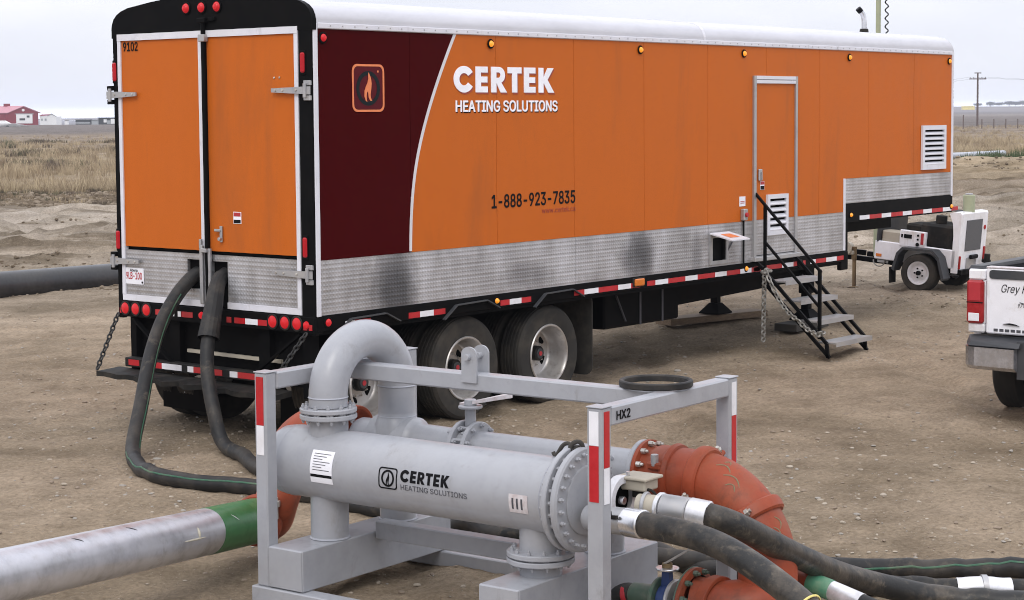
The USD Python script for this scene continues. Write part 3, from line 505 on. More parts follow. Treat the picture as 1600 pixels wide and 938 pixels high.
def sticker(par, ya, za, w=.10, h=.105, o=-.0125):
    p = part(par, 'warning_sticker', rear(rbox(ya, ya + w, za, za + h), o, .002), 'white_print', smooth=False)
    part(p, 'sticker_band', rear(rbox(ya + .006, ya + w - .006, za + h * .62, za + h * .95), o, .0035), 'red_print', smooth=False)
    part(p, 'sticker_band', rear(rbox(ya + .006, ya + w - .006, za + h * .05, za + h * .34), o, .0035), 'black_print', smooth=False)
sticker(T, .905, 1.93)
part(T, 'rivet_spots', [cyl((-.012, y, 3.205 - .003 * i), (-.018, y, 3.205), .009, n=10) for i, y in enumerate((.395, .46, .20))], 'zinc_bolt')
pl = part(T, 'licence_plate', rear(rrect(-2.49, 1.325, -2.228, 1.475, .012), -.016, .004), 'paper', smooth=False)
part(pl, 'plate_digits', text('9LB-100', .062, (-.0205, 2.475, 1.372), -Y_, Z_, .0015, True, .225), 'red_print', smooth=False)
part(pl, 'plate_heading', text('Alberta', .024, (-.0205, 2.42, 1.442), -Y_, Z_, .0015, True, .11), 'grey_print', smooth=False)
part(pl, 'plate_bolt', cyl((-.02, 2.245, 1.345), (-.026, 2.245, 1.345), .010, n=10), 'black_print')
# rear beam, lamps, reflectors
part(T, 'rear_beam', cbox((-.028, .0, 1.015), (.08, TW, ZB - .008), .008), 'black_paint', smooth=False)
for i, y in enumerate((2.484, 2.338, 2.183, .512, .361, .212)):
    p = part(T, 'tail_lamp', lathe([(0, .022), (.03, .02), (.05, .010), (.055, 0), (0, 0)], (-.029, y, 1.095), -X_, 24), 'red_lens', kind=None); part(p, 'lamp_grommet', ring((-.0285, y, 1.095), -X_, .054, .070, .010, 24), 'black_dusty')
for y in (1.43, .10):
    part(T, 'clearance_lamp', lathe([(0, .02), (.028, .014), (.034, 0), (0, 0)], (-.029, y, 1.09), -X_, 16), 'red_lens')
def tape_rear(segs_, z, x=-.029, h=.05):
    for ya, yb, c in segs_: part(T, 'reflector_tape', rear(rbox(ya, yb, z - h / 2, z + h / 2), x, .0025), c + '_tape', smooth=False)
tape_rear([(2.06, 1.93, 'red'), (1.93, 1.80, 'white'), (1.70, 1.55, 'red'), (1.75, 1.71, 'white')], 1.085); tape_rear([(1.0, .86, 'red'), (.86, .70, 'white'), (.70, .585, 'red'), (1.10, 1.04, 'red')], 1.075); tape_rear([(.135, .09, 'red'), (.07, .03, 'red'), (2.565, 2.545, 'red')], 1.07)
# under the beam: bumper guard, dark rear panel, step shelf, braces
part(T, 'rear_panel', [cbox((.10, .12, .52), (.14, 2.47, 1.02)), cbox((.02, 2.40, .44), (.10, 2.48, 1.02), .004), cbox((.02, .10, .44), (.10, .20, 1.02), .004), cbox((.03, .62, .55), (.10, .76, 1.02), .004), cbox((.03, 1.80, .55), (.10, 1.94, 1.02), .004)], 'black_paint', smooth=False)
part(T, 'guard_bar', cbox((-.075, .40, .555), (.02, 2.46, .64), .008), 'black_dusty', smooth=False)
part(T, 'cross_rail', bar((.06, 1.72, .745), (.06, .50, .735), .03, .03), 'beige_metal', smooth=False)
for b__ in (((.0, 2.40, 1.0), (-.03, 1.82, .62)), ((.0, .20, 1.0), (-.03, .75, .62))): part(T, 'diagonal_brace', bar(*b__, .05, .02), 'black_paint', smooth=False)
for ya, yb, c in ((2.40, 2.25, 'red'), (2.1, 1.93, 'red'), (1.93, 1.66, 'white'), (1.58, 1.50, 'white'), (1.50, 1.12, 'red'), (1.02, .92, 'white'), (.92, .56, 'red'), (.56, .42, 'white')):
    part(T, 'reflector_tape', rear(rbox(ya, yb, .572, .625), -.076, .0025), c + '_tape', smooth=False)
shelf_pts = [(-.02, 2.62, .53), (-.02, .32, .50), (-.26, .30, .49), (-.36, 2.50, .535)]
sp_ = []
for i in range(24):
    u = i / 23; a = A(-.02, 2.60, .535) * (1 - u) + A(-.02, .30, .505) * u; b = A(-.36, 2.52, .535) * (1 - u) + A(-.25, .30, .485) * u
    w = .012 * math.sin(i * 1.9) + .008 * math.sin(i * 4.1); sp_.append((a, b + A(w, 0, .6 * w)))
v = []
for a, b in sp_: v += [a, b, a - A(0, 0, .05), b - A(0, 0, .045)]
f = []
for i in range(23):
    o = 4 * i
    for q in ((0, 1, 5, 4), (1, 3, 7, 5), (3, 2, 6, 7), (2, 0, 4, 6)): f += [[o + q[0], o + q[1], o + q[2]], [o + q[0], o + q[2], o + q[3]]]
f += [[0, 2, 3], [0, 3, 1], [92, 95, 94], [92, 93, 95]]
part(T, 'step_shelf', trimesh.Trimesh(np.array(v), f, process=False), 'black_dusty', smooth=False)
def chain(p0, p1, n, r, L=None, sag=0.0):
    out = []; p0, p1 = A(*p0), A(*p1)
    pts = [p0 + (p1 - p0) * u - Z_ * sag * 4 * u * (1 - u) for u in np.linspace(0, 1, n + 1)]
    for i in range(n):
        c = (pts[i] + pts[i + 1]) / 2; d = unit(pts[i + 1] - pts[i]); q = unit(np.cross(d, (0.3, 1, .2))); q2 = np.cross(d, q); q = q if i % 2 else q2
        ln = np.linalg.norm(pts[i + 1] - pts[i]) * .62; k = np.linspace(0, 2 * np.pi, 13)[:-1]
        ring_ = [c + d * ln * math.cos(a) + q * r * 2.3 * math.sin(a) for a in k]; out.append(tube(ring_ + [ring_[0]], r, 6, False))
    return out
part(T, 'shelf_chain', chain((-.03, 2.59, 1.04), (-.35, 2.52, .55), 13, .0085), 'chain_black')
part(T, 'shelf_chain', chain((-.03, .10, 1.02), (-.27, .33, .55), 13, .0085), 'chain_black')
# mud flaps with winged badge
def flap(yc, x=.34):
    fl = part(T, 'mud_flap', cbox((x - .012, yc - .31, .13), (x, yc + .31, 1.0), .004), 'black_paint', smooth=False)
    sh = Polygon([(-.09, .055), (-.05, .07), (0, .115), (.05, .07), (.09, .055), (.075, -.03), (.045, -.075), (0, -.095), (-.045, -.075), (-.075, -.03)])
    part(fl, 'badge_outline', flat(affinity.translate(sh.difference(sh.buffer(-.010)), -yc, .385), .003, (x - .012, 0, 0), -Y_, Z_), 'white_tape', smooth=False)
    part(fl, 'badge_band', flat(affinity.translate(sh.buffer(-.012).difference(sh.buffer(-.020)), -yc, .385), .003, (x - .012, 0, 0), -Y_, Z_), 'red_tape', smooth=False)
    part(fl, 'badge_letters', [text('U', .07, (x - .0145, yc + .058, .35), -Y_, Z_, .002, True), text('F', .07, (x - .0145, yc + .022, .375), -Y_, Z_, .002, True), text('O', .07, (x - .0145, yc - .004, .35), -Y_, Z_, .002, True)], 'white_tape', smooth=False)
    w = Polygon([(-.09, .05), (-.22, .095), (-.235, .075), (-.20, .035), (-.12, .02), (-.085, .02)])
    part(fl, 'badge_wing', [flat(affinity.translate(w, -yc, .385), .003, (x - .012, 0, 0), -Y_, Z_), flat(affinity.translate(affinity.scale(w, -1, 1, origin=(0, 0)), -yc, .385), .003, (x - .012, 0, 0), -Y_, Z_)], 'white_tape', smooth=False)
flap(.50); flap(2.09)
# side rail with its reflectors and lamps
part(T, 'side_rail', [cbox((.0, -.004, 1.035), (STEP - .02, .07, ZB - .003), .004), cbox((.03, .02, 1.0), (STEP - .05, .045, 1.035))], 'black_paint', smooth=False)
part(T, 'side_rail', [cbox((STEP + .02, -.004, 1.51), (TL, .07, ZF - .003), .004)], 'black_paint', smooth=False)
part(T, 'neck_drop', [cbox((STEP - .08, .0, .93), (STEP + .10, .06, 1.16), .01), cbox((STEP - .02, .01, 1.16), (STEP + .1, .06, 1.50)), cbox((STEP - .03, .06, 1.0), (STEP + .03, TW - .06, ZF))], 'black_paint', smooth=False)
def tape_side(x0, segs_, z, h=.052):
    x = x0
    for c, w in segs_: part(T, 'reflector_tape', side(sbox(x, z - h / 2, x + w, z + h / 2), -.0035, .0025), c + '_tape', smooth=False); x += w
R, Wt = 'red', 'white'
tape_side(.34, [(Wt, .12), (R, .20)], 1.072); tape_side(1.158, [(R, .15), (Wt, .19), (R, .16)], 1.072); tape_side(2.46, [(R, .14), (Wt, .18), (R, .15)], 1.078)
tape_side(3.625, [(R, .17), (Wt, .24), (R, .34), (Wt, .23), (R, .17)], 1.08); tape_side(4.90, [(R, .15), (Wt, .24), (R, .33), (Wt, .24), (R, .35), (Wt, .24), (R, .28), (Wt, .24), (R, .19)], 1.08)
tape_side(7.02, [(R, .17), (Wt, .10)], 1.085); tape_side(7.30, [(R, .34), (Wt, .26), (R, .28)], 1.085); tape_side(8.30, [(Wt, .12), (R, .25), (Wt, .26), (R, .17)], 1.085)
tape_side(9.50, [(Wt, .25)] + [(R, .32), (Wt, .25)] * 4 + [(R, .2)], 1.555)
def clr(x, z, lens, r=.030):
    p = part(T, 'side_lamp', lathe([(0, .03), (r * .6, .026), (r * .95, .012), (r, 0), (0, 0)], (x, -.004, z), -Y_, 18), lens); part(p, 'lamp_ring', ring((x, .0, z), -Y_, r * .98, r * 1.5, .012, 18), 'black_paint')
for x, z in ((2.345, 3.535), (4.785, 3.53), (6.803, 3.53), (9.219, 3.53), (11.93, 3.527)): clr(x, z, 'amber_lens', .031)
clr(.115, 3.535, 'red_lens', .034)
for x, z in ((2.40, 1.105), (6.854, 1.105), (9.27, 1.60), (12.02, 1.59)): clr(x, z, 'amber_lens', .027)
clr(.125, 1.105, 'red_lens', .034); clr(8.05, 1.09, 'black_dusty', .045)
part(T, 'turn_signal', cbox((4.66, -.03, 1.07), (4.83, -.004, 1.145), .01), 'amber_lens_off'); part(T, 'turn_signal_base', cbox((4.63, -.012, 1.058), (4.85, -.003, 1.158), .006), 'black_dusty', smooth=False)
for xc in (.62, 2.02, 3.36):     # wheel arch plates welded on the rail
    pts = [(xc - .40, .995), (xc - .22, 1.115), (xc + .22, 1.125), (xc + .40, 1.04)]
    part(T, 'wheel_arch', [bar((a, -.022, b), (c, -.022, d), .036, .010) for (a, b), (c, d) in zip(pts[:-1], pts[1:])], 'dark_plastic', smooth=False)
# lettering
def certek(h, bold=1.0):
    """heavy geometric capitals, height 1 unit"""
    s = .27; L = []
    C = Point(.5, .5).buffer(.52, 32).difference(Point(.5, .5).buffer(.24, 24)); C = C.difference(Polygon([(.5, .5), (1.3, 1.02), (1.3, -.02)]).buffer(0)).difference(sbox(.80, .33, 1.2, .67)); C = affinity.scale(C, .98, .98)
    E = unary_union([sbox(0, 0, s, 1), sbox(0, 0, .62, .23), sbox(0, .385, .60, .615), sbox(0, .77, .62, 1)])
    Rr = unary_union([sbox(0, 0, s, 1), affinity.scale(Point(.40, .68).buffer(.32, 24), 1, 1), sbox(0, .36, .40, 1)]).difference(unary_union([Point(.38, .68).buffer(.105), sbox(s, .575, .38, .785)])); Rr = Rr.union(Polygon([(.24, .42), (.50, .42), (.82, 0), (.49, 0)]))
    Tt = unary_union([sbox(0, .76, .74, 1), sbox(.235, 0, .505, 1)])
    Kk = unary_union([sbox(0, 0, s, 1), Polygon([(.2, .50), (.50, 1), (.83, 1), (.49, .52), (.86, 0), (.53, 0)])])
    x = 0
    for g, gap in ((C, .15), (E, .17), (Rr, .04), (Tt, .13), (E, .17), (Kk, 0)):
        b = g.bounds; L.append(affinity.translate(g, x - b[0], 0)); x += b[2] - b[0] + gap
    U = unary_union(L); U = affinity.translate(U, -U.bounds[0], -U.bounds[1]); b = U.bounds
    return affinity.scale(U, h / (b[3] - b[1]), h / (b[3] - b[1]), origin=(0, 0))
ce = certek(.245); w0 = ce.bounds[2]; ce = affinity.scale(ce, 1.508 / w0, 1, origin=(0, 0))
YS = .004
part(T, 'name_shadow', side(affinity.translate(ce, 1.815 + .016, 3.076 - .014), YS, .0025), 'brown_print', smooth=False)
part(T, 'name_letters', side(affinity.translate(ce, 1.815, 3.078), YS, .005), 'white_print', smooth=False)
part(T, 'slogan_shadow', text('HEATING SOLUTIONS', .100, (1.85, YS, 2.892), X_, Z_, .0025, True, 1.535), 'black_print', smooth=False)
part(T, 'slogan_letters', text('HEATING SOLUTIONS', .100, (1.84, YS, 2.902), X_, Z_, .005, True, 1.535), 'white_print', smooth=False)
part(T, 'phone_number', text('1-888-923-7835', .122, (2.350, YS, 1.988), X_, Z_, .003, True, 1.31), 'black_print', smooth=False)
part(T, 'web_address', text('www.certek.ca', .05, (3.12, YS, 1.905), X_, Z_, .003, False, .54), 'brown_print', smooth=False)
lx, lz = .472, 2.905
lg = part(T, 'emblem_frame', side(affinity.translate(rrect(0, 0, .405, .415, .06).difference(rrect(.019, .019, .386, .396, .048)), lx, lz), YS, .004), 'logo_orange', smooth=False)
part(T, 'emblem_field', side(affinity.translate(rrect(.021, .021, .384, .394, .046), lx, lz), YS, .0022), 'logo_field', smooth=False)
ov = affinity.scale(Point(.20, .205).buffer(.155, 24), .97, .97); part(T, 'emblem_ring', side(affinity.translate(ov.difference(affinity.scale(ov, .74, .76)), lx, lz), YS, .004), 'logo_black', smooth=False)
fl = Polygon([(.205, .345), (.232, .30), (.243, .25), (.236, .20), (.228, .15), (.232, .12), (.247, .095), (.222, .098), (.205, .125), (.198, .165), (.196, .195), (.182, .165), (.176, .13), (.184, .085), (.165, .10), (.150, .135), (.152, .18), (.170, .22), (.192, .255), (.202, .29), (.199, .325)])
def flame(shape): return shape.buffer(.006).buffer(-.006)
part(T, 'emblem_flame', side(affinity.translate(flame(fl), lx, lz), YS, .005), 'logo_orange', smooth=False)
part(T, 'emblem_dot', side(Point(lx + .325, lz + .352).buffer(.010), YS, .004), 'logo_orange', smooth=False)
# side door
D = part(T, 'side_door', side(sbox(7.05, 1.645, 7.92, 3.225), .03, .032), 'orange_paint', smooth=False)
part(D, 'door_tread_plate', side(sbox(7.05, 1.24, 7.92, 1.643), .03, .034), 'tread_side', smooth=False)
for a, b, c, d in ((7.0, 1.225, 7.052, 3.285), (7.916, 1.225, 7.965, 3.285), (7.053, 3.245, 7.915, 3.285), (7.053, 3.20, 7.915, 3.238)):
    part(D, 'door_frame', side(sbox(a, b, c, d), .03, .050), 'galvanised' if c - a < .1 else 'white_trim', smooth=False)
part(D, 'door_threshold', cbox((6.98, -.05, 1.172), (7.99, .03, 1.222), .006), 'galvanised', smooth=False)
part(D, 'door_latch', [cbox((7.10, -.03, 2.09), (7.17, -.003, 2.225), .008), bar((7.135, -.035, 2.19), (7.135, -.035, 2.10), .02, .012)], 'galvanised')
p = part(D, 'warning_sticker', side(sbox(7.155, 1.985, 7.245, 2.085), -.0025, .002), 'white_print', smooth=False); part(p, 'sticker_band', side(sbox(7.16, 2.045, 7.24, 2.082), -.003, .003), 'red_print', smooth=False); part(p, 'sticker_band', side(sbox(7.16, 1.988, 7.24, 2.03), -.003, .003), 'black_print', smooth=False)
def louver(par, x0, z0, x1, z1, n, fr=.055):
    lv = part(par, 'louver', side(sbox(x0, z0, x1, z1).difference(sbox(x0 + fr, z0 + fr, x1 - fr, z1 - fr)), .0, .03), 'white_trim', smooth=False)
    part(lv, 'louver_back', side(sbox(x0 + fr - .01, z0 + fr - .01, x1 - fr + .01, z1 - fr + .01), .0, .004), 'deep_dark', smooth=False)
    hh = (z1 - z0 - 2 * fr) / n
    for k in range(n):
        za = z0 + fr + k * hh
        part(lv, 'louver_slat', hull([(x, y, z) for x in (x0 + fr, x1 - fr) for y, z in ((-.030, za), (-.034, za + .012), (-.005, za + hh * .62), (-.0045, za + hh * .60))]), 'white_trim', smooth=False)
louver(D, 7.285, 1.455, 7.745, 1.925, 5, .05); louver(T, 11.14, 2.10, 11.815, 2.68, 7, .06)
# exhaust hatch with its lid propped open, stop button and sign
h = part(T, 'hatch_frame', side(sbox(6.10, 1.195, 6.46, 1.53).difference(sbox(6.145, 1.235, 6.42, 1.49)), .01, .028), 'galvanised', smooth=False)
part(h, 'hatch_opening', [side(sbox(6.11, 1.2, 6.45, 1.52), .40, .004), cbox((6.395, .0, 1.24), (6.42, .38, 1.49)), cbox((6.12, .0, 1.225), (6.43, .38, 1.24))], 'deep_dark', smooth=False)
part(h, 'hatch_lid', hull([(6.08, -.02, 1.535), (6.47, -.02, 1.535), (6.08, -.02, 1.55), (6.47, -.02, 1.55), (6.09, -.30, 1.47), (6.46, -.30, 1.47), (6.09, -.30, 1.483), (6.46, -.30, 1.483)]), 'white_trim', smooth=False)
part(h, 'lid_label', hull([(6.18, -.10, 1.5325), (6.36, -.10, 1.5325), (6.18, -.23, 1.5025), (6.36, -.23, 1.5025), (6.18, -.10, 1.535), (6.36, -.10, 1.535), (6.18, -.23, 1.505), (6.36, -.23, 1.505)]), 'logo_orange', smooth=False)
part(h, 'lid_strut', [bar((6.43, -.01, 1.30), (6.62, -.012, 1.49), .01, .012)], 'grey_print')
s_ = part(T, 'small_sign', side(sbox(6.72, 1.815, 6.845, 1.925), .003, .003), 'paper', smooth=False); part(s_, 'sign_text', side(unary_union([sbox(6.74, 1.865 - .018 * k, 6.825, 1.873 - .018 * k) for k in range(2)]), -.0005, .001), 'red_print', smooth=False)
e_ = part(T, 'stop_button', cbox((6.745, -.05, 1.655), (6.825, .004, 1.785), .008), 'galvanised', smooth=False); part(e_, 'red_button', cyl((6.785, -.05, 1.72), (6.785, -.075, 1.72), .026), 'red_print'); part(e_, 'conduit', tube([(6.785, -.015, 1.655), (6.786, -.015, 1.45), (6.785, -.015, ZB)], .011, 10), 'black_print')
# under frame: longitudinal beams, cross members, tanks, axles
part(T, 'main_beam', [cbox((.15, .62, .78), (STEP + .15, .78, ZB)), cbox((.15, 1.81, .78), (STEP + .15, 1.97, ZB))], 'black_paint', smooth=False)
part(T, 'cross_member', [cbox((x, .07, 1.0), (x + .08, TW - .05, ZB)) for x in np.arange(.3, STEP, .62)], 'black_paint', smooth=False)
part(T, 'deck_underside', [cbox((.05, .07, ZB - .02), (STEP, TW - .03, ZB + .005)), cbox((STEP, .07, ZF - .1), (TL, TW - .03, ZF - .0))], 'deep_dark', smooth=False)
part(T, 'neck_beam', [cbox((STEP, .70, 1.30), (TL - .4, .84, ZF)), cbox((STEP, 1.76, 1.30), (TL - .4, 1.90, ZF)), cbox((10.6, .8, 1.33), (11.5, 1.8, 1.42)), hull([(STEP, .72, .78), (STEP, 1.9, .78), (STEP + 1.0, .72, 1.35), (STEP + 1.0, 1.9, 1.35), (STEP, .72, 1.4), (STEP, 1.9, 1.4)])], 'black_paint', smooth=False)
part(T, 'tool_box', cbox((4.55, .30, .60), (5.95, .72, .98), .02), 'black_paint', smooth=False)
part(T, 'tool_box', cbox((4.10, .42, .66), (4.50, .80, .98), .02), 'black_paint', smooth=False)
part(T, 'tool_box', cbox((1.2, 1.95, .55), (6.0, 2.40, 1.0), .02), 'black_paint', smooth=False)  # unseen far-side box, added to deepen the shade beneath the trailer
part(T, 'air_tank', cyl((4.2, 1.3, .80), (5.7, 1.3, .80), .17, n=20), 'black_paint')
part(T, 'tool_box_strap', [bar((5.2, .295, .60), (5.2, .295, .95), .03, .008, up=(0, 1, 0)), bar((5.62, .295, .60), (5.62, .295, .95), .03, .008, up=(0, 1, 0)), bar((4.75, .29, .95), (4.92, .29, .66), .02, .012)], 'grey_print')
part(T, 'skid_plate', hull([(x, y, z) for x, z in ((6.2, .70), (6.2, 1.0), (9.1, .78), (9.1, 1.0)) for y in (.55, .60)]), 'black_paint', smooth=False)
for x in (.77, 2.05, 3.32): part(T, 'axle', cyl((x, .2, .49), (x, TW - .2, .49), .075, n=16), 'black_dusty')
part(T, 'suspension', [cbox((x - .35, y - .06, .62), (x + .35, y + .06, .80), .02) for x in (.77, 2.05, 3.32) for y in (.70, 1.89)], 'black_paint', smooth=False)
TY, RT = .49, .49
def tyre_mesh(c, ax, R, w, rr):
    h = w / 2; g = []
    pr = [(rr, -h * .82), (rr + .02, -h * .9), (R - .10, -h), (R - .035, -h * .97), (R - .008, -h * .80)]
    for q in (-.62, -.3, .02, .34, .64): pr += [(R, h * (q - .14)), (R, h * q), (R - .006, h * (q + .012)), (R - .006, h * (q + .05))]
    pr += [(R - .008, h * .80), (R - .035, h * .97), (R - .10, h), (rr + .02, h * .9), (rr, h * .82)]
    return lathe(pr, c, ax, 56)
def truck_wheel(x, y, out, deep, name='wheel', par=None):
    """out: -1 towards us. deep dish outer wheel or shallow inner one"""
    ax = A(0, out, 0); c = A(x, y, TY); w = part(par or T, name, tyre_mesh(c, ax, RT, .27, .288), 'tyre_rubber', smooth=28)
    h = .135
    rim = [(.296, h * .84), (.304, h * .93), (.297, h), (.285, h * .98), (.270, h * .75), (.262, h * .2), (.245, -h * .35), (.225, -h * .52), (.14, -h * .60), (.115, -h * .45), (.0, -h * .45)] if deep else [(.295, h * .8), (.28, h * .6), (.25, h * .5), (.12, h * .6), (0, h * .6)]
    rm = part(w, 'rim', lathe(rim, c, ax, 40), 'rim_metal', smooth=35)
    if deep:
        o = c + ax * (-h * .585)
        ex = unit(np.cross(ax, Z_)); ey = np.cross(ax, ex)
        part(rm, 'hand_hole', [cyl(o + .182 * (math.cos(a) * ex + math.sin(a) * ey) - ax * .004, o + .182 * (math.cos(a) * ex + math.sin(a) * ey) + ax * .0045, .047, n=18) for a in np.arange(5) * 2 * np.pi / 5 + .55 + x], 'deep_dark')
        part(rm, 'hub', [cyl(o, o + ax * .06, .080, .070), cyl(o + ax * .06, o + ax * .095, .055, .05)], 'dark_plastic'); part(rm, 'hub_cap', cyl(o + ax * .095, o + ax * .10, .024), 'red_print')
        part(rm, 'wheel_nuts', bolts(o, ax, .125, 10, .013, .035), 'zinc_bolt')
    return w
for x in (.77, 2.05, 3.32):
    truck_wheel(x, .205, -1, True); truck_wheel(x, .515, -1, False); truck_wheel(x, TW - .205, 1, True); truck_wheel(x, TW - .515, 1, False)
part(T, 'front_mud_flap', flat(rrect(.07, .20, .56, 1.05, .10), .015, (4.02, 0, 0), Y_, Z_), 'tyre_rubber', smooth=False)
# landing gear
for y in (.52, 1.86):
    lgp = part(T, 'landing_leg', [cbox((9.03, y - .07, .62), (9.19, y + .07, 1.3), .01), cbox((9.06, y - .05, .40), (9.16, y + .05, .63), .006)], 'black_paint', smooth=False)
    part(lgp, 'leg_foot', hull([(9.11 + a * .16, y + b * .15, .285) for a in (-1, 1) for b in (-1, 1)] + [(9.11 + a * .16, y + b * .15, .30) for a in (-1, 1) for b in (-1, 1)] + [(9.11 + a * .06, y + b * .06, .42) for a in (-1, 1) for b in (-1, 1)]), 'black_paint', smooth=False)
part(T, 'leg_brace', [bar((9.1, 1.79, .75), (7.9, 1.82, .95), .05, .05), bar((9.11, .55, .85), (9.11, 1.85, .85), .05, .05)], 'black_paint', smooth=False)
# exhaust stack on the roof
xs, ys = 11.43, 1.0
es = part(T, 'exhaust_stack', tube(spline([(xs, ys, 3.88), (xs, ys, 4.10), (xs - .012, ys + .01, 4.16), (xs - .05, ys + .035, 4.215)], 24), .036, 18), 'steel_bright'); part(es, 'stack_tip', tube([(xs - .04, ys + .028, 4.20), (xs - .075, ys + .052, 4.245)], .039, 16), 'black_print'); part(es, 'stack_base', cyl((xs, ys, 3.88), (xs, ys, 3.975), .07, .055), 'black_dusty')
# ================================================================== heat exchanger skid (own axes: u along the tank, d away from us, z up)
K0 = A(-3.75990, -3.32114, 0); UL = A(0.0464346, -0.99892133, 0); UD = A(0.99892133, 0.0464346, 0)
KF = frame(K0, UL, UD, Z_)
if np.linalg.det(KF[:3, :3]) < 0: pass
def S(u, d, z): return K0 + UL * u + UD * d + Z_ * z
def kput(m):
    m = cat_(m).copy(); m.apply_transform(KF); return m
def kbox(lo, hi, b=.004): return kput(cbox(lo, hi, b))
# UL x UD = +z, so skid boxes keep their winding
K = thing('heat_exchanger_skid', 'grey steel skid frame carrying a horizontal heat exchanger and pipework', 'heat exchanger', tuple(K0))
s_, HW, KL, KH = .0937, 1.411, 2.368, 1.38
P_ = lambda name, m, mt='grey_paint', par=None, **k: part(par or K, name, kput(m), mt, **k)
for u0, d0, lab in ((-s_, 0, 'nearest left post with a red over white strip'), (-s_, HW - s_, None), (KL - s_, 0, 'near right post with strips on two faces'), (KL - s_, HW - s_, 'far right post with a white over red strip')):
    p = P_('post', [cbox((u0, d0, .10), (u0 + s_, d0 + s_, KH - .004), .009), cbox((u0 - .004, d0 - .004, KH - .006), (u0 + s_ + .004, d0 + s_ + .004, KH + .002), .004)], smooth=False, label=lab)
    def strip(face, z0, z1, c):
        if face == 'd': q = cbox((u0 + .018, d0 - .0025, z0), (u0 + s_ - .018, d0 + .001, z1))
        else: q = cbox((u0 + s_ - .001, d0 + .022, z0), (u0 + s_ + .0025, d0 + s_ - .022, z1))
        P_('reflector_strip', q, c + '_tape', p, smooth=False)
    if (u0 < 0) and d0 == 0: strip('d', 1.065, 1.352, 'red'); strip('d', .888, 1.063, 'white')
    if u0 > 0 and d0 == 0: strip('d', 1.18, 1.357, 'white'); strip('d', .885, 1.178, 'red'); strip('u', 1.062, 1.355, 'red'); strip('u', .872, 1.06, 'white')
    if u0 > 0 and d0 > 0: strip('u', 1.16, 1.35, 'white'); strip('u', .86, 1.158, 'red')
for u0 in (-s_ + .002, KL - s_ - .002):
    b_ = P_('end_beam', cbox((u0, s_ + .001, KH - .108), (u0 + s_, HW - s_ - .001, KH - .006), .009), smooth=False)
P_('frame_code', text('HX2', .046, (KL + .0005, .140, 1.299), Y_, Z_, .0015, True, .132), 'black_print', smooth=False)
P_('top_spine', cbox((.001, .705 - .05, KH - .105), (KL - s_ - .003, .705 + .05, KH - .003), .009), smooth=False)
lug = Polygon([(-.055, 0), (.055, 0), (.055, .165)] + [(.055 * math.cos(a), .165 + .045 * math.sin(a)) for a in np.linspace(.1, 3.04, 12)] + [(-.055, .165)])
for d in (.705 - .064, .705 + .052):
    l = P_('lifting_lug', flat(affinity.translate(lug, 1.015, 1.325), .012, (0, d + .012, 0), X_, Z_), smooth=False)
    P_('lug_pin', cyl((1.015, d - .03, 1.475), (1.015, d + .042, 1.475), .018, n=14), par=l)
for u0, u1 in ((0, .268), (1.562, 1.832)):
    c = P_('cross_beam', cbox((u0, .006, .103), (u1, HW - .006, .348), .005), smooth=False)
    P_('beam_end_plate', cbox((u0 + .004, -.001, .107), (u1 - .004, .005, .344), .003), par=c, smooth=False)
P_('base_rail', cbox((-s_ - .03, -.02, .0), (KL + .02, .10, .10), .006), smooth=False); P_('base_rail', cbox((-s_ - .03, HW - .11, .0), (KL + .02, HW, .10), .006), smooth=False)
P_('middle_rail', cbox((.27, .655, .305), (1.56, .755, .415), .006), smooth=False)
for u, d in ((.146, .385), (.146, 1.025), (1.705, 1.025)):
    l = P_('support_leg', cyl((u, d, .346), (u, d, .80), .115, n=32)); P_('weld_bead', lathe([(.115, 0), (.124, .006), (.115, .014)], (u, d, .346), Z_, 32), 'grey_weld', l)
def flange(name, c, ax, R, r_in, t, n, br=.012, bh=.025, par=None, mt='grey_paint', bmt='grey_paint', back=True, ph=.2):
    p = P_(name, ring(c, ax, r_in, R, t, 44, .005), mt, par)
    ax = unit(ax); P_('flange_bolts', bolts(A(*c) + ax * t, ax, (R + r_in) / 2 + .01, n, br, bh, ph) + (bolts(A(*c), -ax, (R + r_in) / 2 + .01, n, br, bh, ph) if back else []), bmt, p, kind='stuff')
    return p
# front shell
ZC, RS = .795, .213
tk = P_('tank', lathe([(0, -.272), (.05, -.270), (.10, -.262), (.15, -.243), (.185, -.215), (.205, -.18), (RS, -.13), (RS, -.10), (RS + .003, -.094), (RS + .003, -.086), (RS, -.08), (RS, 1.912)], (0, .385, ZC), X_, 64), smooth=40)
flange('tank_flange', (1.905, .385, ZC), X_, .287, .20, .034, 24, par=tk)
f2 = P_('tube_sheet', cyl((1.963, .385, ZC), (2.008, .385, ZC), .287, n=56), par=tk); P_('stud_bolts', bolts((2.008, .385, ZC), X_, .252, 24, .013, .032, .1), 'grey_paint', f2, kind='stuff'); P_('through_studs', [cyl((1.938, .385 + .252 * math.sin(a), ZC + .252 * math.cos(a)), (1.964, .385 + .252 * math.sin(a), ZC + .252 * math.cos(a)), .009, n=8) for a in np.arange(24) * 2 * np.pi / 24 + .07], 'zinc_bolt', f2, kind='stuff')
P_('end_bonnet', lathe([(.19, 2.006), (.19, 2.014), (.18, 2.018), (0, 2.018)], (0, .385, ZC), X_, 44), par=tk)
P_('weld_seam', [lathe([(RS, u - .005), (RS + .004, u), (RS, u + .005)], (0, .385, ZC), X_, 64) for u in (1.845,)], 'grey_weld', tk)
P_('bolt_studs', [cyl((1.868, .385 - (RS - .004) * math.cos(a), ZC + (RS - .004) * math.sin(a)), (1.868, .385 - (RS + .018) * math.cos(a), ZC + (RS + .018) * math.sin(a)), .008, n=8) for a in np.linspace(-.9, 1.35, 9)], 'grey_paint', tk, kind='stuff')
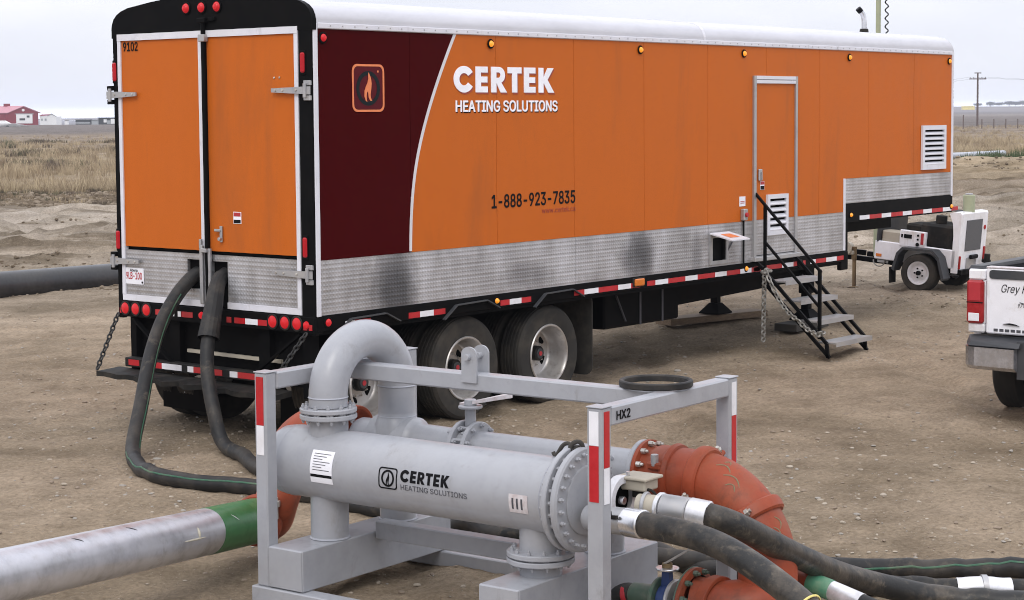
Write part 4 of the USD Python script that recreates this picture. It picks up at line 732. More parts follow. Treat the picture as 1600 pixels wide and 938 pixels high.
P_('lifting_shackle', [tube(spline([(1.91, .40, 1.07), (1.88, .40, 1.09), (1.84, .405, 1.07), (1.81, .41, 1.03), (1.79, .41, 1.015), (1.775, .41, 1.03)], 14), .012, 8), tube(spline([(1.93, .35, 1.06), (1.94, .36, 1.10), (1.965, .38, 1.11), (1.98, .40, 1.07)], 14), .013, 8), cbox((1.91, .36, 1.06), (1.97, .43, 1.085), .01)], 'dark_wood', tk)
# what is stuck on the shell, bent round it
def wrap(shape, thick, mt, name, u0, zmid, par=tk, res=.012):
    gs = [g for g in getattr(shape, 'geoms', [shape]) if g.area > 1e-8]; ms = []
    for g in gs:
        m = trimesh.creation.extrude_polygon(g.segmentize(res), thick, engine='earcut'); v, f = trimesh.remesh.subdivide_to_size(m.vertices, m.faces, res * 2); ms.append(trimesh.Trimesh(v, f, process=False))
    m = cat_(ms); return wrapm(m, mt, name, u0, zmid, par)
def wrapm(m, mt, name, u0, zmid, par=tk):
    v = np.array(m.vertices); a = math.asin((zmid - ZC) / RS) + v[:, 1] / RS; r = RS + .0012 + v[:, 2]
    q = np.stack([u0 + v[:, 0], .385 - r * np.cos(a), ZC + r * np.sin(a)], 1); return P_(name, trimesh.Trimesh(q, m.faces, process=False), mt, par, smooth=False)
pp = wrap(sbox(0, -.098, .172, .098), .001, 'paper', 'notice_sheet', .186, .822)
wrap(sbox(.002, -.062, .170, -.045), .002, 'black_print', 'notice_bar', .186, .822, pp); wrap(unary_union([sbox(.02, .075 - .016 * k, .15 - .03 * (k % 3), .079 - .016 * k) for k in range(7)]), .002, 'grey_print', 'notice_lines', .186, .822, pp)
fp = wrap(sbox(0, -.052, .125, .052), .001, 'faded_paper', 'faded_tag', 1.645, .772); wrap(unary_union([sbox(.02 + .03 * k, -.03, .032 + .03 * k, .03) for k in range(3)]), .002, 'grey_print', 'tag_print', 1.645, .772, fp)
fr = rrect(0, -.062, .138, .062, .02); wrap(fr.difference(rrect(.008, -.054, .130, .054, .015)), .001, 'black_print', 'emblem_frame', .715, .812)
ovl = affinity.scale(Point(.069, 0).buffer(.050, 20), .95, .98); wrap(ovl.difference(affinity.scale(ovl, .74, .76)), .001, 'black_print', 'emblem_ring', .715, .812)
wrap(affinity.translate(affinity.scale(fl, .26, .30, origin=(.2, .22)), -.131, -.222), .001, 'black_print', 'emblem_flame', .715, .812, res=.03)
c2 = certek(.070); c2 = affinity.scale(c2, .352 / c2.bounds[2], 1, origin=(0, 0)); wrap(affinity.translate(c2, 0, -.035), .001, 'black_print', 'tank_name', .876, .838, res=.02)
tm_ = meshkit.text_mesh('HEATING SOLUTIONS', .030, .001); tm_.apply_scale([.476 / tm_.extents[0], 1, 1]); tm_.apply_translation([0, -.015, 0]); wrapm(tm_, 'grey_print', 'tank_slogan', .876, .773)
# return bend over the top
arc = [(.146, .385 + .32 - .32 * math.cos(a), 1.20 + .32 * math.sin(a)) for a in np.linspace(0, np.pi, 33)]
ub = P_('return_bend', tube([(.146, .385, 1.145), (.146, .385, 1.18)] + arc + [(.146, 1.025, 1.10), (.146, 1.025, .86)], .117, 36))
P_('weld_bead', lathe([(.116, 0), (.1225, .006), (.116, .013)], (.146, .385, 1.195), Z_, 36), 'grey_weld', ub); P_('weld_bead', lathe([(.116, 0), (.1225, .006), (.116, .013)], (.146, 1.025, 1.19), Z_, 36), 'grey_weld', ub); P_('weld_bead', lathe([(.116, 0), (.1225, .006), (.116, .013)], (.146, 1.025, 1.00), Z_, 36), 'grey_weld', ub)
flange('bend_flange', (.146, .385, 1.113), Z_, .172, .11, .028, 12, par=ub); flange('bend_flange', (.146, .385, 1.074), Z_, .172, .11, .030, 12, par=ub)
P_('nozzle', lathe([(.119, .93), (.1185, 1.08)], (.146, .385, 0), Z_, 36), par=tk)
P_('bottom_nozzle', [lathe([(.118, .66), (.118, .48)], (1.705, .385, 0), Z_, 36)], par=tk)
flange('bottom_flange', (1.705, .385, .452), Z_, .19, .11, .030, 12, par=tk); flange('bottom_flange', (1.705, .385, .414), Z_, .19, .11, .030, 12, par=tk)
P_('bottom_stub', lathe([(.118, .415), (.118, .347)], (1.705, .385, 0), Z_, 36), par=tk)
# rear pipe with the wafer valve
ZR = .85
rp = P_('return_pipe', lathe([(0, -.20), (.06, -.195), (.10, -.175), (.115, -.14), (.115, -.02), (.122, -.015), (.15, .0), (.152, .30), (.118, .34), (.115, .66)], (0, 1.025, ZR), X_, 40), smooth=40)
P_('saddle', lathe([(.150, .90), (.142, .955), (.128, .985), (.119, 1.01), (.117, 1.03)], (.146, 1.025, 0), Z_, 36), par=rp)
flange('pipe_flange', (.66, 1.025, ZR), X_, .172, .105, .030, 10, .014, .03, par=rp); flange('pipe_flange', (.765, 1.025, ZR), X_, .172, .105, .030, 10, .014, .03, par=rp)
wv = P_('wafer_valve', lathe([(.10, .692), (.125, .692), (.125, .763), (.10, .763)], (0, 1.025, ZR), X_, 30), par=rp)
P_('valve_neck', cyl((.728, 1.025, ZR + .1), (.728, 1.025, 1.11), .034, n=20), par=wv); P_('valve_plate', [cyl((.728, 1.025, 1.10), (.728, 1.025, 1.118), .075, n=24), cyl((.728, 1.025, 1.118), (.728, 1.025, 1.155), .040, .036, 20)], par=wv)
P_('valve_handle', [bar((.66, 1.03, 1.125), (.70, 1.03, 1.125), .05, .012), hull([(.76, 1.0, 1.13), (.76, 1.06, 1.13), (.76, 1.0, 1.15), (.76, 1.06, 1.15), (.93, 1.17, 1.17), (.97, 1.13, 1.17), (.93, 1.17, 1.195), (.97, 1.13, 1.195)])], 'red_tape' if False else 'faded_paper', wv)
P_('return_pipe_end', tube([(.79, 1.025, ZR), (1.96, 1.025, ZR)], .115, 40, False), par=rp); P_('through_studs', [cyl((.69, 1.025 + .148 * math.sin(a), ZR + .148 * math.cos(a)), (.765, 1.025 + .148 * math.sin(a), ZR + .148 * math.cos(a)), .010, n=8) for a in np.arange(10) * 2 * np.pi / 10 + .2], 'grey_paint', rp, kind='stuff')
flange('outlet_flange', (1.955, 1.025, ZR), X_, .178, .105, .034, 12, .014, .03, par=rp, back=False)
P_('pressure_tap', [cyl((1.82, .94, ZR + .06), (1.82, .90, ZR + .09), .012, n=10), cyl((1.72, .95, ZR + .02), (1.72, .905, ZR + .04), .014, n=10)], 'steel_bright', rp)
# black rubber gasket ring left lying on the frame
part('/World', 'gasket_ring', kput(lathe([(.178, .002), (.186, 0), (.200, .0), (.205, .006), (.205, .032), (.199, .038), (.186, .038), (.179, .030)], (2.185, .82, KH - .001), Z_, 56, close=True)), 'hose_rubber', label='black rubber gasket ring lying on the top corner of the grey skid frame', cat='gasket')

# ================================================================== red pipework, right end
RP = thing('red_outlet_pipe', 'red grooved pipe elbows bolted to the right end of the grey skid, chalked green', 'pipe elbow', S(2.0, 1.025, 0))
Q_ = lambda name, m, mt='red_oxide', par=None, **k: part(par or RP, name, kput(m), mt, **k)
fa = Q_('flange_adapter', lathe([(.105, 1.992), (.178, 1.992), (.182, 1.998), (.182, 2.018), (.150, 2.026), (.146, 2.06), (.160, 2.10), (.160, 2.17), (.172, 2.175), (.178, 2.19), (.170, 2.215), (.158, 2.22)], (0, 1.025, ZR), X_, 44), smooth=35)
Q_('flange_bolts', bolts((2.020, 1.025, ZR), X_, .165, 12, .016, .045, .1), 'zinc_bolt', fa, kind='stuff')
Q_('adapter_boss', [cbox((2.10, .85, .90), (2.19, .90, .94), .008)], par=fa); Q_('adapter_bolt', [cyl((2.145, .868, .92), (2.145, .868, .985), .022, n=8)], 'galvanised', fa)
path = [(2.21, 1.025, .845), (2.32, 1.025, .843)] + [(2.32 + .48 * math.sin(a), 1.025 - .03 * a, .363 + .48 * math.cos(a)) for a in np.linspace(.12, np.pi / 2, 22)] + [(2.80, .975, .30), (2.795, .95, .24)]
el = Q_('elbow', tube(path[:14], .162, 40)); el2 = Q_('elbow', tube(path[13:], .162, 40))
def coupling(c, ax, R, w=.075, lugs=(), par=None):
    ax = unit(ax); cp = Q_('coupling', lathe([(R - .02, -w / 2), (R + .014, -w / 2), (R + .026, -w / 2 + .010), (R + .030, 0), (R + .026, w / 2 - .010), (R + .014, w / 2), (R - .02, w / 2)], c, ax, 44), par=par, smooth=35)
    for a in lugs:
        ex = unit(np.cross(ax, (0, 1, 0.001))); ey = np.cross(ax, ex); o = A(*c) + (R + .030) * (math.cos(a) * ex + math.sin(a) * ey); tdir = -math.sin(a) * ex + math.cos(a) * ey; rd = math.cos(a) * ex + math.sin(a) * ey
        Q_('coupling_lug', [put(cbox((-.026, -.010 - .028, -.032), (.030, -.010, .032), .008), frame(o, rd, tdir, np.cross(rd, tdir))), put(cbox((-.026, .010, -.032), (.030, .038, .032), .008), frame(o, rd, tdir, np.cross(rd, tdir)))], par=cp, smooth=False)
        Q_('coupling_bolt', [cyl(o + rd * .004 - tdir * .075, o + rd * .004 + tdir * .075, .011, n=10), cyl(o + rd * .004 + tdir * .038, o + rd * .004 + tdir * .060, .022, n=6), cyl(o + rd * .004 - tdir * .060, o + rd * .004 - tdir * .038, .022, n=6)], 'zinc_bolt', cp)
    return cp
coupling((2.37, 1.025, .840), (1, 0, -.08), .162, .08, lugs=(2.15, 2.15 + np.pi))
i = 13; coupling(path[i], A(*path[i + 1]) - A(*path[i - 1]), .162, .08, lugs=(1.32, 1.32 + np.pi))
for (a0, a1, th) in ((.30, .46, -.55), (.42, .62, -.75), (.5, .62, -1.0), (1.0, 1.12, -.3), (1.08, 1.2, -.5), (1.18, 1.27, -.2), (1.22, 1.3, -.7), (.34, .40, -.25)):   # chalk strokes on the elbow skin
    st_ = []
    for a in np.linspace(a0, a1, 8):
        c = A(2.32 + .48 * math.sin(a), 1.025 - .03 * a, .363 + .48 * math.cos(a)); rad = A(math.sin(a), 0, math.cos(a)); th2 = th + .18 * math.sin((a - a0) / (a1 - a0) * 3.1)
        st_.append(c + .1600 * (math.cos(th2) * rad + math.sin(th2) * A(0, 1, 0)))
    Q_('chalk_mark', tube(st_, [.003, .005, .0055, .0045, .0055, .005, .004, .002], 6), 'green_chalk', el if a0 < .8 else el2)
# lower run: elbow to the left with a flange under the hoses
low = [(2.795, .95, .24)] + [(2.63 + .165 * math.cos(a), .95 - .14 * (a / (np.pi / 2)), .24 - .05 * math.sin(a)) for a in np.linspace(.2, np.pi / 2, 8)] + [(2.55, .79, .192), (2.46, .77, .195)]
le = Q_('lower_elbow', tube(spline(low, 26), .160, 36)); flange_l = Q_('lower_flange', lathe([(.0, 2.445), (.195, 2.445), (.20, 2.45), (.20, 2.472), (.162, 2.48)], (0, .77, .205), X_, 44), 'red_oxide', smooth=30)
Q_('flange_rim', ring((2.438, .77, .205), X_, .16, .203, .010, 44), 'valve_green', flange_l); Q_('flange_bolts', bolts((2.474, .77, .205), X_, .18, 12, .016, .04, .15), 'valve_green', flange_l, kind='stuff')
Q_('clamp_ring', ring((2.56, .785, .197), (1, -.1, 0), .155, .178, .06, 40), 'red_oxide', le)
for k, (du, dz) in enumerate(((0, 0), (.03, .01), (.07, 0), (.10, .012), (.13, -.01))):
    Q_('chalk_mark', tube([(2.60 + du, .786 - .160, .24 + dz), (2.605 + du, .785 - .160, .16 - dz)], .005, 6), 'green_chalk', le)
# small green valve with a blue neck on the lower line
VL = thing('drain_valve', 'small green flanged drain valve with blue neck and lever handle', 'valve', S(2.28, .77, 0))
V_ = lambda name, m, mt='valve_green', par=None, **k: part(par or VL, name, kput(m), mt, **k)
V_('valve_body', cyl((2.36, .77, .205), (2.446, .77, .205), .075, n=28)); V_('valve_body', cyl((2.06, .77, .205), (2.215, .77, .205), .062, .070, n=28))
V_('valve_flange', cyl((2.225, .77, .205), (2.25, .77, .205), .118, n=32)); V_('valve_flange', cyl((2.325, .77, .205), (2.35, .77, .205), .118, n=32), 'galvanised')
V_('wafer_body', cyl((2.252, .77, .205), (2.323, .77, .205), .08, n=28), 'valve_blue'); V_('valve_neck', hull([(2.288 + a, .77 + b, z) for a, b, z in ((-.03, -.02, .26), (.03, -.02, .26), (-.03, .02, .26), (.03, .02, .26), (-.022, -.02, .37), (.022, -.02, .37), (-.022, .02, .37), (.022, .02, .37))]), 'valve_blue', smooth=False)
V_('notch_plate', [cyl((2.288, .77, .372), (2.288, .77, .384), .066, n=24)], 'steel_bright'); V_('lever_hub', cyl((2.288, .77, .384), (2.288, .77, .408), .03, n=16), 'brass_old')
V_('lever', hull([(2.27, .75, .395), (2.27, .79, .395), (2.27, .75, .407), (2.27, .79, .407), (2.43, .775, .50), (2.43, .80, .50), (2.43, .775, .512), (2.43, .80, .512)]), 'galvanised', smooth=False)
V_('hose_tail', [tube(spline([(2.07, .77, .205), (1.99, .76, .19), (1.93, .75, .12), (1.90, .74, .05)], 16), .055, 18), ], 'hose_rubber'); V_('tail_clamp', ring((2.01, .765, .195), (1, .1, .15), .05, .062, .03, 24), 'red_print')

# ================================================================== red pipe, left end, and the gas line that feeds it
GA, GB = A(-3.144, -2.533, .284), A(-5.388, -3.248, .512); gd = unit(GB - GA)
LP = thing('red_inlet_pipe', 'red grooved pipe elbows behind the left skid post, joined to the green pipe end', 'pipe elbow', S(-.5, 1.025, 0))
L_ = lambda name, m, mt='red_oxide', par=None, **k: part(par or LP, name, m, mt, **k)
G0 = A(-3.10, -2.52, .28)
lp = spline([S(-.20, 1.025, ZR), S(-.36, 1.025, ZR + .01), S(-.58, 1.01, .815), S(-.715, .97, .665), S(-.735, .91, .50), S(-.715, .82, .375), G0 - gd * .20, G0 - gd * .03], 60)
e1 = L_('elbow', tube(lp[:32], .165, 36)); e2 = L_('elbow', tube(lp[31:], .142, 36))
def coup2(c, ax, R, w=.08):
    cp = L_('coupling', lathe([(R - .02, -w / 2), (R + .014, -w / 2), (R + .026, -w / 2 + .01), (R + .03, 0), (R + .026, w / 2 - .01), (R + .014, w / 2), (R - .02, w / 2)], c, ax, 40), smooth=35); return cp
coup2(lp[6], lp[7] - lp[5], .165); coup2(lp[31], lp[32] - lp[30], .155); cc = coup2(G0 - gd * .02, gd, .140)
L_('coupling_bolt', [cyl(G0 - gd * .02 + A(-.0, -.17, .03), G0 - gd * .02 + A(-.0, -.17, .17), .014, n=10), cyl(G0 - gd * .02 + A(-.0, -.17, .11), G0 - gd * .02 + A(0, -.17, .15), .028, n=6)], 'zinc_bolt', cc)
L_('inlet_flange', ring(lp[0], lp[1] - lp[0], .10, .185, .035, 40), 'red_oxide', e1)
GPt = thing('gas_line_pipe', 'bright aluminium pipe with a green painted end running out at the lower left', 'pipe', tuple(GA))
gs = G0 - gd * .06; ge = G0 + gd * 5.2; gm = G0 + gd * .62
part(GPt, 'bare_pipe', tube([gm, gm + gd * .02, gm + gd * 1.0, gm + gd * 2.2, ge], .1435, 48), 'aluminium_pipe', smooth=40); part(GPt, 'green_end', lathe([(0, 0), (.1445, 0), (.146, .004), (.146, .695), (.1445, .70), (.10, .70)], gs, gd, 48), 'green_paint', smooth=35)
side_v = unit(np.cross(gd, Z_)); side_v = side_v if side_v @ (EYE - gm) > 0 else -side_v; upv = np.cross(gd, side_v); upv = upv if upv[2] > 0 else -upv
def on_pipe(d, th, R=.1437): return gm + gd * d + R * (math.cos(th) * side_v + math.sin(th) * upv)
part(GPt, 'paint_scrape', [tube([on_pipe(.33, th) for th in np.linspace(.05, .50, 8)], [.004, .007, .009, .010, .010, .008, .006, .003], 6), tube([on_pipe(d, .05 - .03 * d) for d in np.linspace(.26, .50, 6)], [.002, .005, .007, .006, .005, .002], 6)], 'scuff')
for d in (.92, 1.45): part(GPt, 'scratch', tube([on_pipe(d + .02 * k, .95 + .1 * k) for k in range(4)], [.001, .003, .003, .001], 5), 'black_print')
part(GPt, 'scratch', tube([on_pipe(-.10 - .02 * k, .75 - .1 * k, .1463) for k in range(4)], [.001, .0025, .0025, .001], 5), 'white_tape')
part(GPt, 'pipe_block', bar(gm + gd * 3.2 + A(.3, -.5, 0) - Z_ * (gm + gd * 3.2)[2] + Z_ * .12, gm + gd * 3.2 + A(-.3, .5, 0) - Z_ * (gm + gd * 3.2)[2] + Z_ * .12, .2, .34), 'wood', smooth=False)

# ================================================================== hoses
def on_ground(p, r): p = np.array(p, float); p[2] = max(p[2], float(ground_z(p[0], p[1])) + r * .86); return p
def hose(name, label, ctrl, r, n=110, mt='hose_rubber', stripe=None, group=None):
    """ctrl: points; z None = lying on the ground"""
    pts = [on_ground((x, y, 0 if z is None else z), r) for x, y, z in ctrl]; q = spline(pts, n)
    for i in range(n): q[i] = on_ground(q[i], r)
    t = thing(name, label, 'hose', tuple(on_ground(pts[0], 0) * A(1, 1, 0)), group)
    part(t, 'hose_body', tube(q, r, 22), mt, smooth=True)
    for i0, i1, th0, th1 in (stripe or ()):
        seg = []; tg = np.gradient(q, axis=0); idx = range(int(i0 * n), int(i1 * n))
        for k, i in enumerate(idx):
            d = unit(tg[i]); a = unit(np.cross(d, Z_)) if abs(d[2]) < .95 else unit(np.cross(d, X_)); a = a if a @ (EYE - q[i]) > 0 else -a; b = np.cross(d, a); b = b if b[2] > 0 else -b
            th = th0 + (th1 - th0) * k / max(len(idx) - 1, 1); seg.append((q[i] + r * (math.cos(th) * a + math.sin(th) * b), q[i] + r * (math.cos(th + .2) * a + math.sin(th + .2) * b), (math.cos(th + .1) * a + math.sin(th + .1) * b)))
        v = []; f = []
        for p0, p1, nn in seg: v += [p0 + nn * .002, (p0 + p1) / 2 + nn * .0045, p1 + nn * .002]
        for k in range(len(seg) - 1):
            for m_ in range(2): o = 3 * k + m_; f += [[o, o + 1, o + 4], [o, o + 4, o + 3]]
        m = trimesh.Trimesh(np.array(v), f, process=False); m2 = m.copy(); m2.invert(); part(t, 'hose_stripe', [m, m2], 'green_stripe', smooth=False)
    return t, q
RH = .064
h1, q1 = hose('ground_hose', 'black hose with green stripe from the left rear door opening, looping on the ground', [(.5, 1.50, 1.50), (.15, 1.52, 1.50), (-.02, 1.57, 1.42), (-.35, 1.56, 1.10), (-.70, 1.38, .70), (-.98, 1.17, .36), (-1.26, .93, .11), (-1.58, .46, None), (-1.75, .09, None), (-1.74, -.35, None), (-1.62, -.72, None), (-1.55, -1.5, None), (-1.70, -3.0, None), (-1.66, -4.6, None), (-1.50, -5.2, None), (-1.19, -5.65, None), (-.80, -6.10, None), (-.505, -6.6, None), (-.2, -7.6, None), (.1, -9.0, None)], RH, 190, stripe=((.06, .46, .15, .75), (.71, .86, -.1, 1.1)), group=None)
h2, q2 = hose('ground_hose', 'black hose hanging from the right rear door opening and curving to the ground', [(.5, 1.15, 1.50), (.15, 1.17, 1.50), (-.02, 1.18, 1.44), (-.20, 1.08, 1.20), (-.35, 1.0, .88), (-.47, .86, .57), (-.55, .70, .31), (-.58, .58, .11), (-.70, .25, None), (-.98, -.22, None), (-1.20, -.9, None), (-1.28, -2.0, None), (-1.35, -3.4, None), (-1.50, -4.3, None), (-1.60, -4.85, None), (-1.62, -5.4, None), (-1.46, -5.93, None), (-1.18, -6.45, None), (-.92, -6.79, None), (-.5, -7.5, None), (0, -8.8, None)], RH - .003, 190, stripe=((.30, .37, .3, .2),))
# lay-flat sleeve over the second hose where it leaves the door
part(h2, 'rubber_sleeve', tube(q2[8:19], [.068, .070, .072, .076, .079, .082, .084, .087, .090, .093, .096], 16, False), 'hose_rubber', smooth=False, label='flared rubber sleeve at the door opening')
def coupling_on(t, q, a, c, frac=.5):
    """two bright ferrules with a ribbed union between, on a hose centre line from index a to c"""
    m = (a + c) // 2
    part(t, 'ferrule', tube(q[a:m], RH + .003, 24), 'ferrule_metal', smooth=35); part(t, 'ferrule', tube(q[m + 1:c + 1], RH + .003, 24), 'ferrule_metal', smooth=35); part(t, 'union', tube(q[m - 1:m + 3], RH + .012, 24), 'galvanised', smooth=30)
i0 = int(np.argmin(np.linalg.norm(q2 - A(-1.181, -6.447, .085), axis=1))); i1 = int(np.argmin(np.linalg.norm(q2 - A(-.974, -6.716, .085), axis=1)))
dense = spline(q2[i0 - 2:i1 + 3], 60); k0 = int(np.argmin(np.linalg.norm(dense - q2[i0], axis=1))); k1 = int(np.argmin(np.linalg.norm(dense - q2[i1], axis=1))); coupling_on(h2, dense, k0, k1)
SU = lambda u, d, z: tuple(S(u, d, z))
h3, q3 = hose('supply_hose', 'near black hose leaving the skid end cover and arching down to the lower right', [SU(2.44, .27, .735), SU(2.60, .25, .733), SU(2.90, .21, .71), SU(3.18, .16, .63), SU(3.46, .10, .51), SU(3.8, .0, .33), SU(4.2, -.1, .14), (*S(4.7, -.2, 0)[:2], None), (*S(5.6, -.5, 0)[:2], None)], .069, 80, 'hose_wrapped')
h4, q4 = hose('supply_hose', 'far black hose with two bright ferrules arching to the ground at right', [SU(2.70, .49, .775), SU(2.83, .60, .715), SU(2.90, .90, .56), SU(2.93, 1.28, .39), SU(2.96, 1.68, .235), (-1.62, -6.33, .12), (-1.42, -6.60, None), (-1.25, -6.93, None), (-1.097, -7.249, None), (-.6, -8.3, None)], .069, 90, 'hose_wrapped')
def local_cyl(t, name, p0, p1, r, mt, r1=None): part(t, name, cyl(S(*p0), S(*p1), r, r1, 28), mt)
local_cyl(h3, 'ferrule', (2.335, .285, .733), (2.455, .267, .736), .077, 'steel_bright'); local_cyl(h3, 'hose_adapter', (2.19, .30, .725), (2.338, .284, .733), .073, 'galvanised'); local_cyl(h3, 'end_nozzle', (2.07, .315, .72), (2.20, .30, .725), .068, 'grey_paint')
part(h3, 'cam_lever', [bar(S(2.20, .21, .775), S(2.29, .20, .785), .02, .025), bar(S(2.27, .205, .765), S(2.33, .20, .77), .018, .02)], 'black_dusty')
part(h3, 'tie_strap', ring(q3[26], q3[27] - q3[25], .076, .0825, .012, 24), 'yellow_far')
local_cyl(h4, 'ferrule', (2.42, .47, .792), (2.445, .47, .791), .079, 'ferrule_metal'); local_cyl(h4, 'ribbed_sleeve', (2.445, .47, .791), (2.60, .485, .784), .074, 'galvanised'); local_cyl(h4, 'ferrule', (2.60, .485, .784), (2.715, .502, .773), .077, 'ferrule_metal'); local_cyl(h4, 'hose_adapter', (2.30, .455, .79), (2.42, .47, .792), .060, 'beige_metal'); local_cyl(h4, 'adapter_ring', (2.335, .46, .79), (2.355, .463, .79), .075, 'galvanised')
h5 = thing('hose_fitting', 'pale green and white hose end fitting beside the near black hose', 'hose fitting', (-2.34, -6.2, 0))
fp_ = [A(-2.335, -6.03, .31), A(-2.35, -6.16, .285), A(-2.355, -6.30, .26), A(-2.38, -6.50, .225), A(-2.42, -6.9, .15)]
part(h5, 'red_collar', tube([fp_[0], fp_[1]], .050, 20), 'red_oxide'); part(h5, 'green_band', tube([fp_[1], fp_[2]], .058, 22), 'green_stripe'); part(h5, 'white_band', tube([fp_[2], fp_[3]], .055, 22), 'ferrule_metal'); part(h5, 'hose_end', tube([fp_[3], fp_[4]], .052, 20), 'hose_rubber')
# limit switch box and clamp on the exchanger end
CB = thing('valve_actuator', 'small beige actuator box over a white ringed valve behind the near right post', 'actuator', S(2.2, .55, 0))
B_ = lambda name, m, mt, par=None, **k: part(par or CB, name, kput(m), mt, **k)
B_('valve_ring', lathe([(.085, 2.13), (.125, 2.13), (.128, 2.14), (.128, 2.17), (.122, 2.18), (.085, 2.18)], (0, .50, .80), X_, 36), 'white_tape'); B_('valve_disc', cyl((2.10, .50, .80), (2.15, .50, .80), .10, n=30), 'deep_dark'); B_('shaft_knob', cyl((2.18, .46, .80), (2.21, .46, .80), .022, n=14), 'steel_bright')
B_('box_body', cbox((2.14, .52, .845), (2.30, .66, .905), .008), 'beige_metal', smooth=False); B_('box_lid', cbox((2.12, .50, .905), (2.32, .68, .922), .005), 'beige_metal', smooth=False); B_('lid_screw', cyl((2.18, .54, .922), (2.18, .54, .945), .012, n=8), 'steel_bright'); B_('bracket', [cbox((2.19, .56, .80), (2.27, .62, .846), .006), tube(spline([(2.28, .55, .85), (2.34, .55, .845), (2.36, .55, .81), (2.33, .55, .79)], 12), .008, 8)], 'black_dusty')

# ================================================================== folding stair, chain, timber
ST = thing('entry_stair', 'black steel entry stair with pale treads below the orange trailer door', 'stair', (7.5, -.5, .12))
for x in (7.05, 7.92):
    top, bot = A(x, -.03, 1.165), A(x, -.935, .295); off = A(0, -.02, -.235)
    part(ST, 'stringer', [bar(top, bot, .03, .035), bar(top + off + A(0, -.05, .03), bot + off + A(0, -.02, .075), .03, .035), bar(bot, bot + A(0, -.02, -.16), .035, .03, up=(1, 0, 0))], 'black_paint', smooth=False)
for y, z in ((-.28, .965), (-.48, .755), (-.69, .535), (-.93, .31)):
    t_ = part(ST, 'tread', cbox((7.07, y - .11, z - .022), (7.90, y + .11, z), .004), 'galvanised', smooth=False); part(t_, 'tread_lip', [cbox((7.07, y - .118, z - .05), (7.90, y - .111, z + .002))], 'galvanised', smooth=False)
part(ST, 'hand_rail', bar((7.05, .0, 1.955), (7.05, -.865, 1.085), .032, .032, b=.006), 'black_paint', smooth=False); part(ST, 'middle_rail', bar((7.05, -.135, 1.40), (7.05, -.84, .70), .03, .03, b=.006), 'black_paint', smooth=False)
part(ST, 'rail_post', bar((7.05, -.135, 1.05), (7.05, -.135, 1.83), .035, .035, up=(1, 0, 0), b=.006), 'black_paint', smooth=False); part(ST, 'rail_post', bar((7.05, -.845, .34), (7.05, -.845, 1.12), .038, .038, up=(1, 0, 0), b=.006), 'black_paint', smooth=False)
part('/World', 'stair_chain', chain((7.0, -.16, 1.07), (6.99, -.15, .27), 20, .011) + chain((7.0, -.17, 1.09), (7.0, -.60, .54), 13, .010, sag=.10) + chain((7.0, -.60, .54), (7.02, -.87, .40), 8, .010, sag=.04) + chain((6.97, -.15, 1.06), (7.06, -.20, 1.08), 3, .014) + chain((7.0, -.84, .38), (7.06, -.90, .42), 3, .013), 'chain_steel', label='bright steel chain looped over the black stair side and hanging to the ground', cat='chain')
part('/World', 'timber_pad', [put(cbox((-.85, -.15, 0), (.85, .15, .085), .006), frame((9.1, 1.9, .19), X_ * .97 - Y_ * .24, X_ * .24 + Y_ * .97, Z_))], 'wood', smooth=False, label='long weathered plank under the far landing leg of the trailer', cat='timber')
part('/World', 'timber_pad', [put(cbox((-.35, -.16, 0), (.45, .16, .09), .006), frame((8.95, .52, .185), X_ * .99, Y_ * .99, Z_))], 'dark_wood', smooth=False, label='short dark timber block under the near landing leg behind the stair', cat='timber')
# big black pipe on the left behind the trailer, grey pipe far right
part('/World', 'black_pipe', lathe([(.21, 0), (.235, 0), (.24, .005), (.24, 13.0), (.21, 13.0)], (-.5, 13.85, .235), unit(A(2.16, -.202, .0)), 40), 'plastic_pipe', smooth=35, label='large black plastic pipe lying on the dirt left of the trailer', cat='pipe')
part('/World', 'grey_pipe', lathe([(.13, 0), (.15, 0), (.15, 16.0), (.13, 16.0)], (68.2, 32.08, float(ground_z(76., 32.)) + .3), unit(A(1, -.005, 0)), 20), 'grey_pipe', smooth=35, label='pale grey pipe lying in the grass beyond the front of the trailer', cat='pipe')
# ================================================================== towed generator with a light mast, beyond the nose of the trailer
GO = A(14.21, 2.35, .185); gx = unit(A(.026, -1, 0)); gy = A(-gx[1], gx[0], 0)
GN = thing('towed_generator', 'white towed generator with open hood and light mast under the trailer nose', 'generator', tuple(GO))
tl_ = -.085; gxt = unit(gx + Z_ * tl_); gzt = np.cross(gxt, gy); GM = frame(GO + Z_ * .10, gxt * .91, gy, gzt); GM0 = frame(GO, gx, gy, Z_)
g_ = lambda name, m, mt, par=None, **k: part(par or GN, name, put(m, GM), mt, **k)
g0 = lambda name, m, mt, par=None, **k: part(par or GN, name, put(m, GM0), mt, **k)
g_('lower_body', [cbox((0, 0, .36), (1.44, .05, .64), .012), cbox((0, .90, .36), (1.44, .95, .64), .012), cbox((0, .05, .36), (1.44, .90, .40))], 'white_car', smooth=False)
bh = Polygon([(1.57, .60), (1.565, .85), (1.54, 1.03), (1.47, 1.17), (1.54, 1.20), (1.66, 1.20), (1.68, 1.17), (1.68, .30), (1.57, .30)])
bh = affinity.translate(bh, -.19, 0)
g_('rear_bulkhead', [flat(bh, .06, (0, .06, 0), X_, Z_), flat(bh, .06, (0, .95, 0), X_, Z_), cbox((1.43, .06, .30), (1.49, .89, 1.19), .01), cbox((1.34, .06, 1.16), (1.47, .89, 1.20), .01)], 'white_car', smooth=False)
g_('front_bulkhead', [cbox((.02, .0, .60), (.07, .95, 1.13), .01)], 'dark_plastic', smooth=False)
hd = g_('raised_hood', [hull([(.0, .48, 1.17), (1.26, .48, 1.17), (.0, .52, 1.20), (1.26, .52, 1.20), (.0, .95, 1.14), (1.26, .95, 1.14), (.0, .93, 1.12), (1.26, .93, 1.12)])], 'dark_plastic', smooth=False)
